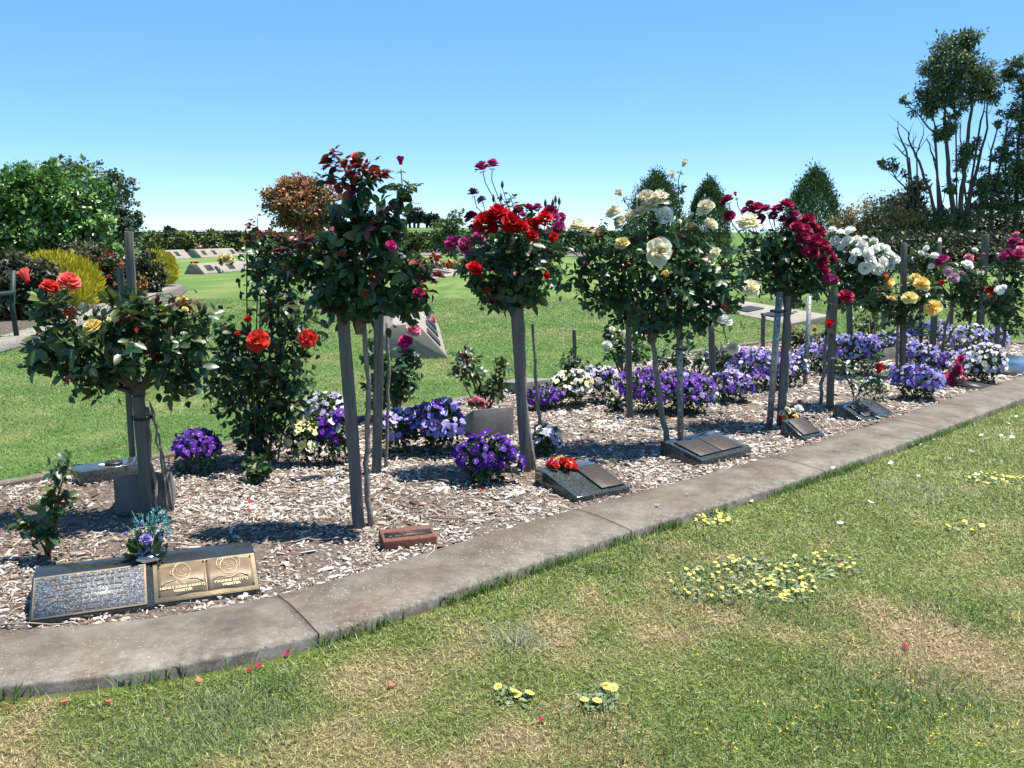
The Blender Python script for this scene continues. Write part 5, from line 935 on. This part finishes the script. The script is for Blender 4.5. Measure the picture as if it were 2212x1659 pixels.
# ================================================================== WOOD CHIPS, TWIGS, PETALS
rng = np.random.default_rng(77); n = 420000
x = rng.uniform(-4, 7.5, n); y = rng.uniform(2.8, 13.4, n); keep = rng.random(n) < np.clip((4.6/y)**1.7, 0, 1); x, y = x[keep], y[keep]
pu, pv, pz = project(np.stack([x, y, 0*x+.03], 1)); k = (pu > -70) & (pu < 2290); x, y = x[k], y[k]
k = inside((loopP-loopN*.012)[::5], x, y) & (rng.random(len(x)) < .35+1.1*np.clip((fbm(x*2.3+1, y*2.3+4, 3)-.32)*4, 0, 1)); x, y = x[k], y[k]; n = len(x); sc = np.clip(y/4.6, .9, 2.2)**.75
ln = rng.lognormal(-4.2, .62, n).clip(.006, .09)*sc; wd = ln*np.where(rng.random(n) < .35, rng.uniform(.06, .14, n), rng.uniform(.16, .6, n)); wd = np.minimum(wd, .022*sc); th = rng.uniform(.0015, .005, n)*sc
ph = rng.random(n)*6.283; ax = np.stack([np.cos(ph), np.sin(ph), rng.normal(size=n)*.25], 1); up = np.stack([rng.normal(size=n)*.35, rng.normal(size=n)*.35, np.ones(n)], 1); R3 = basis(ax, up)*np.stack([ln, wd, th], 1)[:, None, :]
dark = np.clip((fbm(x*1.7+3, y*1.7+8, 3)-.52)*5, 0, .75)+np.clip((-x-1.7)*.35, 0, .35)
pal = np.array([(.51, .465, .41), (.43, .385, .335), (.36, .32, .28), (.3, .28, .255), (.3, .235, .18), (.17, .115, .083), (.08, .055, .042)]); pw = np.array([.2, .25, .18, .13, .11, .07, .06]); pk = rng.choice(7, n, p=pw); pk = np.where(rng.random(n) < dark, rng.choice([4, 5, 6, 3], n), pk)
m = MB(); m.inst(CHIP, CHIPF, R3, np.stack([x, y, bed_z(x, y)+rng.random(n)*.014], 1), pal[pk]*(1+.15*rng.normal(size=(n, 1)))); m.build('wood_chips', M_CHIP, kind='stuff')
m = MB()
for i in range(420):
    j = rng.integers(0, n); p = np.array([x[j], y[j], bed_z(x[j], y[j])+.012]); a = rng.random()*6.28; L = rng.uniform(.06, .28); d = np.array([math.cos(a), math.sin(a), 0]); e = np.array([-d[1], d[0], 0])
    m.tube([p, p+d*L*.4+e*L*.1*rng.normal()+(0, 0, .008), p+d*L*.7+e*L*.12*rng.normal()+(0, 0, .01), p+d*L], [.004, .0035, .003, .0015], 4, np.array((.3, .24, .19))*rng.uniform(.5, 1.3))
m.build('dry_twigs', M_CHIP, kind='stuff')
def petals(pts, col, label, grp, size=.03, z=.02, rseed=0):
    rg = np.random.default_rng(rseed+40)
    for u, v in pts:
        p = G(u, v, z); o = bpy.data.objects.new('fallen_petal', petal_mesh(col)); COL.objects.link(o); zz = np.array([[rg.normal()*.4, rg.normal()*.4, 1.]]); o.matrix_basis = M4(zbasis(zz, rg)[0], p, size*.72*rg.uniform(.7, 1.25)); tag(o, label, 'petal', grp)
rg = np.random.default_rng(5)
def spots(n, u0, u1, v0, v1): return [(rg.uniform(u0, u1), rg.uniform(v0, v1)) for _ in range(n)]
petals([(298, 1073), (540, 1082), (425, 1157), (537, 1100), (735, 1076), (590, 1050), (610, 1040), (650, 1030), (1005, 1060), (1040, 1060), (600, 990), (500, 1110), (465, 1160), (760, 1060), (620, 1200), (700, 1150), (990, 1040), (905, 1090), (570, 1235), (690, 1005), (780, 1010), (480, 1045)], 'red', 'red petal fallen on the pale wood chips', 'red petals on the wood chips', .022, .055, 1)
petals([(1620, 1080), (1480, 1068), (1712, 1034), (1880, 1085), (1815, 1130), (2060, 1030), (2110, 1025), (2170, 945), (2180, 915), (1985, 1028), (1765, 1020), (2080, 890), (2130, 880), (2160, 870), (2195, 900), (2040, 930), (1925, 1000), (1990, 960), (2120, 940), (2200, 860), (2050, 990), (2100, 975)]+spots(14, 1960, 2212, 860, 960), 'white', 'white rose petal lying on the grass beyond the kerb', 'white petals on the lawn', .04, .016, 2)
petals([(850, 1407), (1170, 1555), (560, 1437), (540, 1445), (1820, 1212), (1720, 1258), (2155, 1170), (1955, 1395), (1105, 1255), (620, 1410)], 'crimson', 'dark crimson petal lying on the lawn', 'crimson petals on the lawn', .026, .016, 3)
petals([(845, 1478), (1330, 1165), (140, 1515), (235, 1515), (20, 1530), (1910, 1330), (1740, 1215), (430, 1470)], 'striped', 'coral pink petal lying on the lawn', 'coral petals on the lawn', .028, .016, 4)
petals([(1485, 1067), (1530, 1020), (1800, 1010), (1420, 1090)], 'cream', 'pale petal resting on top of the concrete kerb', 'petals on the kerb', .03, .075, 6)

# ================================================================== DAISY PATCHES AND LAWN BLADES
def daisy_mesh():
    mb = MB(); 
    for i in range(12):
        a = 2*math.pi*i/12; c, s = math.cos(a), math.sin(a); mb.add([(0, 0, 0), (.32*c-.11*s, .32*s+.11*c, .05), (.52*c, .52*s, .02), (.32*c+.11*s, .32*s-.11*c, .05)], np.array([(0, 3, 2, 1)]), (.74, .66, .18))
    mb.add([(0, 0, .08)]+[(.16*math.cos(k), .16*math.sin(k), .04) for k in np.arange(8)*math.pi/4], np.array([(0, 1+k, 1+(k+1) % 8) for k in range(8)]), (.55, .36, .02)); return mesh_only(mb, 'flower', M_PANSY)
DM = daisy_mesh()
def daisies(label, c, r, n, nl, size=.019, seed=0, pts=None):
    rg = np.random.default_rng(seed+300); b = G(*c); t = thing('daisy_patch', b, label, 'daisies', 'yellow daisy weeds in the lawn')
    q = np.sqrt(rg.random(nl))[:, None]*np.stack([np.cos(a := rg.random(nl)*6.283), np.sin(a)], 1); P = np.array([G(c[0]+u*r[0], c[1]+v*r[1]) for u, v in q]); P[:, 2] = .006+.012*rg.random(nl)
    d = sph(nl, rg); d[:, 2] = abs(d[:, 2])*.25; m = MB(); m.inst(LF8, LF8F, basis(d, np.array([0, 0, 1.])+rg.normal(size=(nl, 3))*.35)*(.024*(1+.3*rg.normal(size=nl)))[:, None, None]*np.array([1, .75, 1]), P, np.array([(.15, .2, .1), (.19, .24, .135), (.12, .175, .07)])[rg.integers(0, 3, nl)]); m.build('leaves', M_TREE, t, kind='stuff')
    for i in range(n):
        u, v = pts[i] if pts else (c[0]+r[0]*math.sqrt(rg.random())*math.cos(a2 := rg.random()*6.283), c[1]+r[1]*math.sqrt(rg.random())*math.sin(a2))
        p = G(u, v); p[2] = .02+.012*rg.random(); z = np.array([[rg.normal()*.25, rg.normal()*.25-.15, 1.]]); child('flower', DM, t, M4(zbasis(z, rg)[0], p-b, size*rg.uniform(.8, 1.15)))
    return t
daisies('largest patch of yellow daisies, left half of the big weed mat', (1560, 1262), (125, 46), 50, 360, seed=1)
daisies('yellow daisies packed around dark crimson petals in the big weed mat', (1700, 1272), (66, 36), 48, 220, seed=2)
daisies('looser yellow daisies at the top of the big weed mat', (1760, 1232), (110, 30), 34, 200, seed=3)
daisies('yellow daisies in the top corner of the weed mat towards the kerb', (1615, 1218), (45, 18), 14, 120, seed=4)
daisies('small yellow daisy cluster close to the kerb joint', (1538, 1125), (44, 18), 40, 90, .022, seed=5)
daisies('flat yellow daisy streak far along the lawn at the picture edge', (2150, 1040), (75, 12), 40, 90, .022, seed=6)
daisies('few yellow daisies on a leafy tuft near the bottom middle', (1292, 1515), (44, 26), 5, 150, .036, seed=7, pts=[(1325, 1503), (1262, 1527), (1290, 1530), (1306, 1496), (1310, 1500)])
daisies('sparse yellow daisies beside the dark crimson petal at the bottom', (1112, 1510), (42, 20), 4, 70, .036, seed=8, pts=[(1076, 1497), (1112, 1510), (1144, 1514), (1118, 1514)])
daisies('three yellow daisies alone near the right picture edge', (2095, 1147), (50, 10), 7, 30, .03, seed=9)
rng = np.random.default_rng(11); m = MB(); g = 0
TRI = np.array([(-.5, 0, 0), (.5, 0, 0), (0, 1., 0)]); TRIF = np.array([(0, 1, 2)])
def litter(x, y, L, w, col, z0=.002, z1=.012, tilt=.45, rg=rng):
    n = len(x); a = rg.random(n)*6.283; el = np.abs(rg.normal(size=n))*tilt; ax = np.stack([np.cos(a)*np.cos(el), np.sin(a)*np.cos(el), np.sin(el)], 1)
    R3 = basis(ax, np.stack([rg.normal(size=n)*.25, rg.normal(size=n)*.25, np.ones(n)], 1)); R3 = np.stack([R3[:, :, 1]*w[:, None], R3[:, :, 0]*L[:, None], R3[:, :, 2]], -1)
    m.inst(TRI, TRIF, R3, np.stack([x, y, rg.uniform(z0, z1, n)], 1), col)
def blades(x, y, h, w, col, bend=.5, rg=rng):
    n = len(x); ph = rg.random(n)*6.283; sx = np.stack([np.cos(ph), np.sin(ph), 0*ph], 1); bx = np.stack([-np.sin(ph), np.cos(ph), 0*ph], 1); b = np.abs(rg.normal(size=n))*bend+.1
    R3 = np.stack([sx*w[:, None], bx*(h*b*1.6)[:, None], np.array([0, 0, 1.])*h[:, None]], -1); m.inst(BLADE, BLADEF, R3, np.stack([x, y, 0*x-.002], 1), col)
N0 = 2600000; x = rng.uniform(-4.5, 11.5, N0); y = 1.2+rng.random(N0)**1.6*11
pu, pv, pz = project(np.stack([x, y, 0*x], 1)); k = (pu > -500) & (pu < 2900) & (pv < 2100) & (rng.random(len(x)) < np.where((pu > -40) & (pu < 2250) & (pv < 1720), 1, .6)); x, y = x[k], y[k]
k = inside_front(x, y) & ~inside(lawnP[::5], x, y) & ~inside(loopP[::5], x, y); x, y = x[k], y[k]
k = rng.random(len(x)) < np.clip(860000/len(x), 0, 1); x, y = x[k], y[k]; d = dist_to(lawnP[::4], x, y); n = len(x); sc = np.clip(y/3, .8, 3)
col = lawncol(x, y, d)*(1+.33*rng.normal(size=(n, 1))); tuft = fbm(x*4+7, y*4+3, 3); dry = (col[:, 0] > col[:, 1]*1.02)
col = np.where((rng.random(n) < .12)[:, None] & ~dry[:, None], np.array((.3, .34, .2)), col); col = np.where((rng.random(n) < .1)[:, None], np.array((.38, .3, .16)), col)
h = (.012+.026*np.clip(tuft-.35, 0, 1)+.02*np.exp(-d/.07))*rng.uniform(.6, 1.5, n)*np.where(dry, .7, 1)
up_ = rng.random(n) < .2; fl = ~up_
blades(x[up_], y[up_], h[up_], (.0022*sc*rng.uniform(.7, 1.4, n))[up_], np.clip(col*1.15, .01, .6)[up_], 1.0)
litter(x[fl], y[fl], (rng.uniform(.012, .03, n)*sc**.4)[fl], (.0026*sc*rng.uniform(.7, 1.5, n))[fl], np.clip(col*(1+.2*rng.normal(size=(n, 1))), .01, .6)[fl])
# longer tufts
T = [(500, 1560, .25, 900, 0), (1700, 1560, .3, 700, 1), (1850, 1470, .25, 600, 1), (1120, 1385, .12, 420, 2), (1540, 1300, .16, 300, 1), (2080, 1330, .2, 420, 1), (1400, 1190, .14, 260, 1), (1290, 1235, .1, 180, 1), (610, 1480, .1, 260, 1), (1880, 1590, .25, 500, 1), (2000, 1500, .2, 400, 0), (1700, 1330, .15, 250, 1), (1980, 1060, .3, 500, 2), (300, 1620, .2, 400, 0), (1400, 1640, .2, 350, 1), (1300, 1560, .15, 200, 1)]
for u, v, r, nn, c in T:
    p = G(u, v); xx = p[0]+rng.normal(size=nn)*r*.6; yy = p[1]+rng.normal(size=nn)*r*.5; k = ~inside(lawnP[::5], xx, yy); xx, yy = xx[k], yy[k]; nn = len(xx)
    blades(xx, yy, rng.uniform(.022, .052, nn), np.full(nn, .003), np.array([(.15, .2, .1), (.085, .16, .04), (.34, .34, .23)])[c]*(1+.25*rng.normal(size=(nn, 1))), 1.1)
# fringe against the kerb
j = rng.integers(0, n_loop, 26000); P = lawnP[j]+loopN[j]*(np.abs(rng.normal(size=26000))*.03-.045-.02*rng.random(26000))[:, None]; pu, pv, pz = project(np.c_[P, 0*P[:, 0]]); k = (pu > -40) & (pu < 2250) & (pz > .5); P = P[k]; nn = len(P); cl = fbm(P[:, 0]*5, P[:, 1]*5, 3); k = rng.random(nn) < np.clip((cl-.42)*5, .05, 1); P = P[k]; nn = len(P)
blades(P[:, 0], P[:, 1], rng.uniform(.03, .07, nn), np.full(nn, .0035), np.array((.1, .18, .04))*(1+.35*rng.normal(size=(nn, 1))), .9)
# back lawn
N1 = 480000; x = rng.uniform(-8, 9, N1); y = 4.5+rng.random(N1)**1.5*16; pu, pv, pz = project(np.stack([x, y, 0*x], 1)); k = (pu > -350) & (pu < 2600) & ~inside(lawnP[::5], x, y) & ~inside_front(x, y) & (pv > 560); x, y = x[k], y[k]; n = len(x)
colb = lawncol(x, y, np.full(n, 3.))*(1+.22*rng.normal(size=(n, 1))); colb = np.where((rng.random(n) < .1)[:, None], np.array((.26, .28, .15)), colb)
up_ = rng.random(n) < .35; wv = .0026*np.clip(y/3, 1, 5)
blades(x[up_], y[up_], rng.uniform(.015, .03, up_.sum()), wv[up_], np.clip(colb*1.15, .01, .6)[up_], 1.)
litter(x[~up_], y[~up_], rng.uniform(.02, .045, (~up_).sum()), wv[~up_]*1.3, np.clip(colb, .01, .6)[~up_], .004, .016)
m.build('grass', M_GRASS, kind='stuff')
# tiny yellow weed flowers bottom right
rg = np.random.default_rng(9); m = MB(); n = 70; P = np.array([G(rg.uniform(1500, 2200), rg.uniform(1380, 1650)) for _ in range(n)]); P[:, 2] = .03; m.inst(LF4, LF4F, basis(np.c_[sph(n, rg)[:, :2], 0*P[:, 0]], np.tile((0, 0, 1.), (n, 1)))*.012, P, np.array([(.75, .45, .02)])); m.build('tiny_yellow_weed_flowers', M_PANSY, kind='stuff')
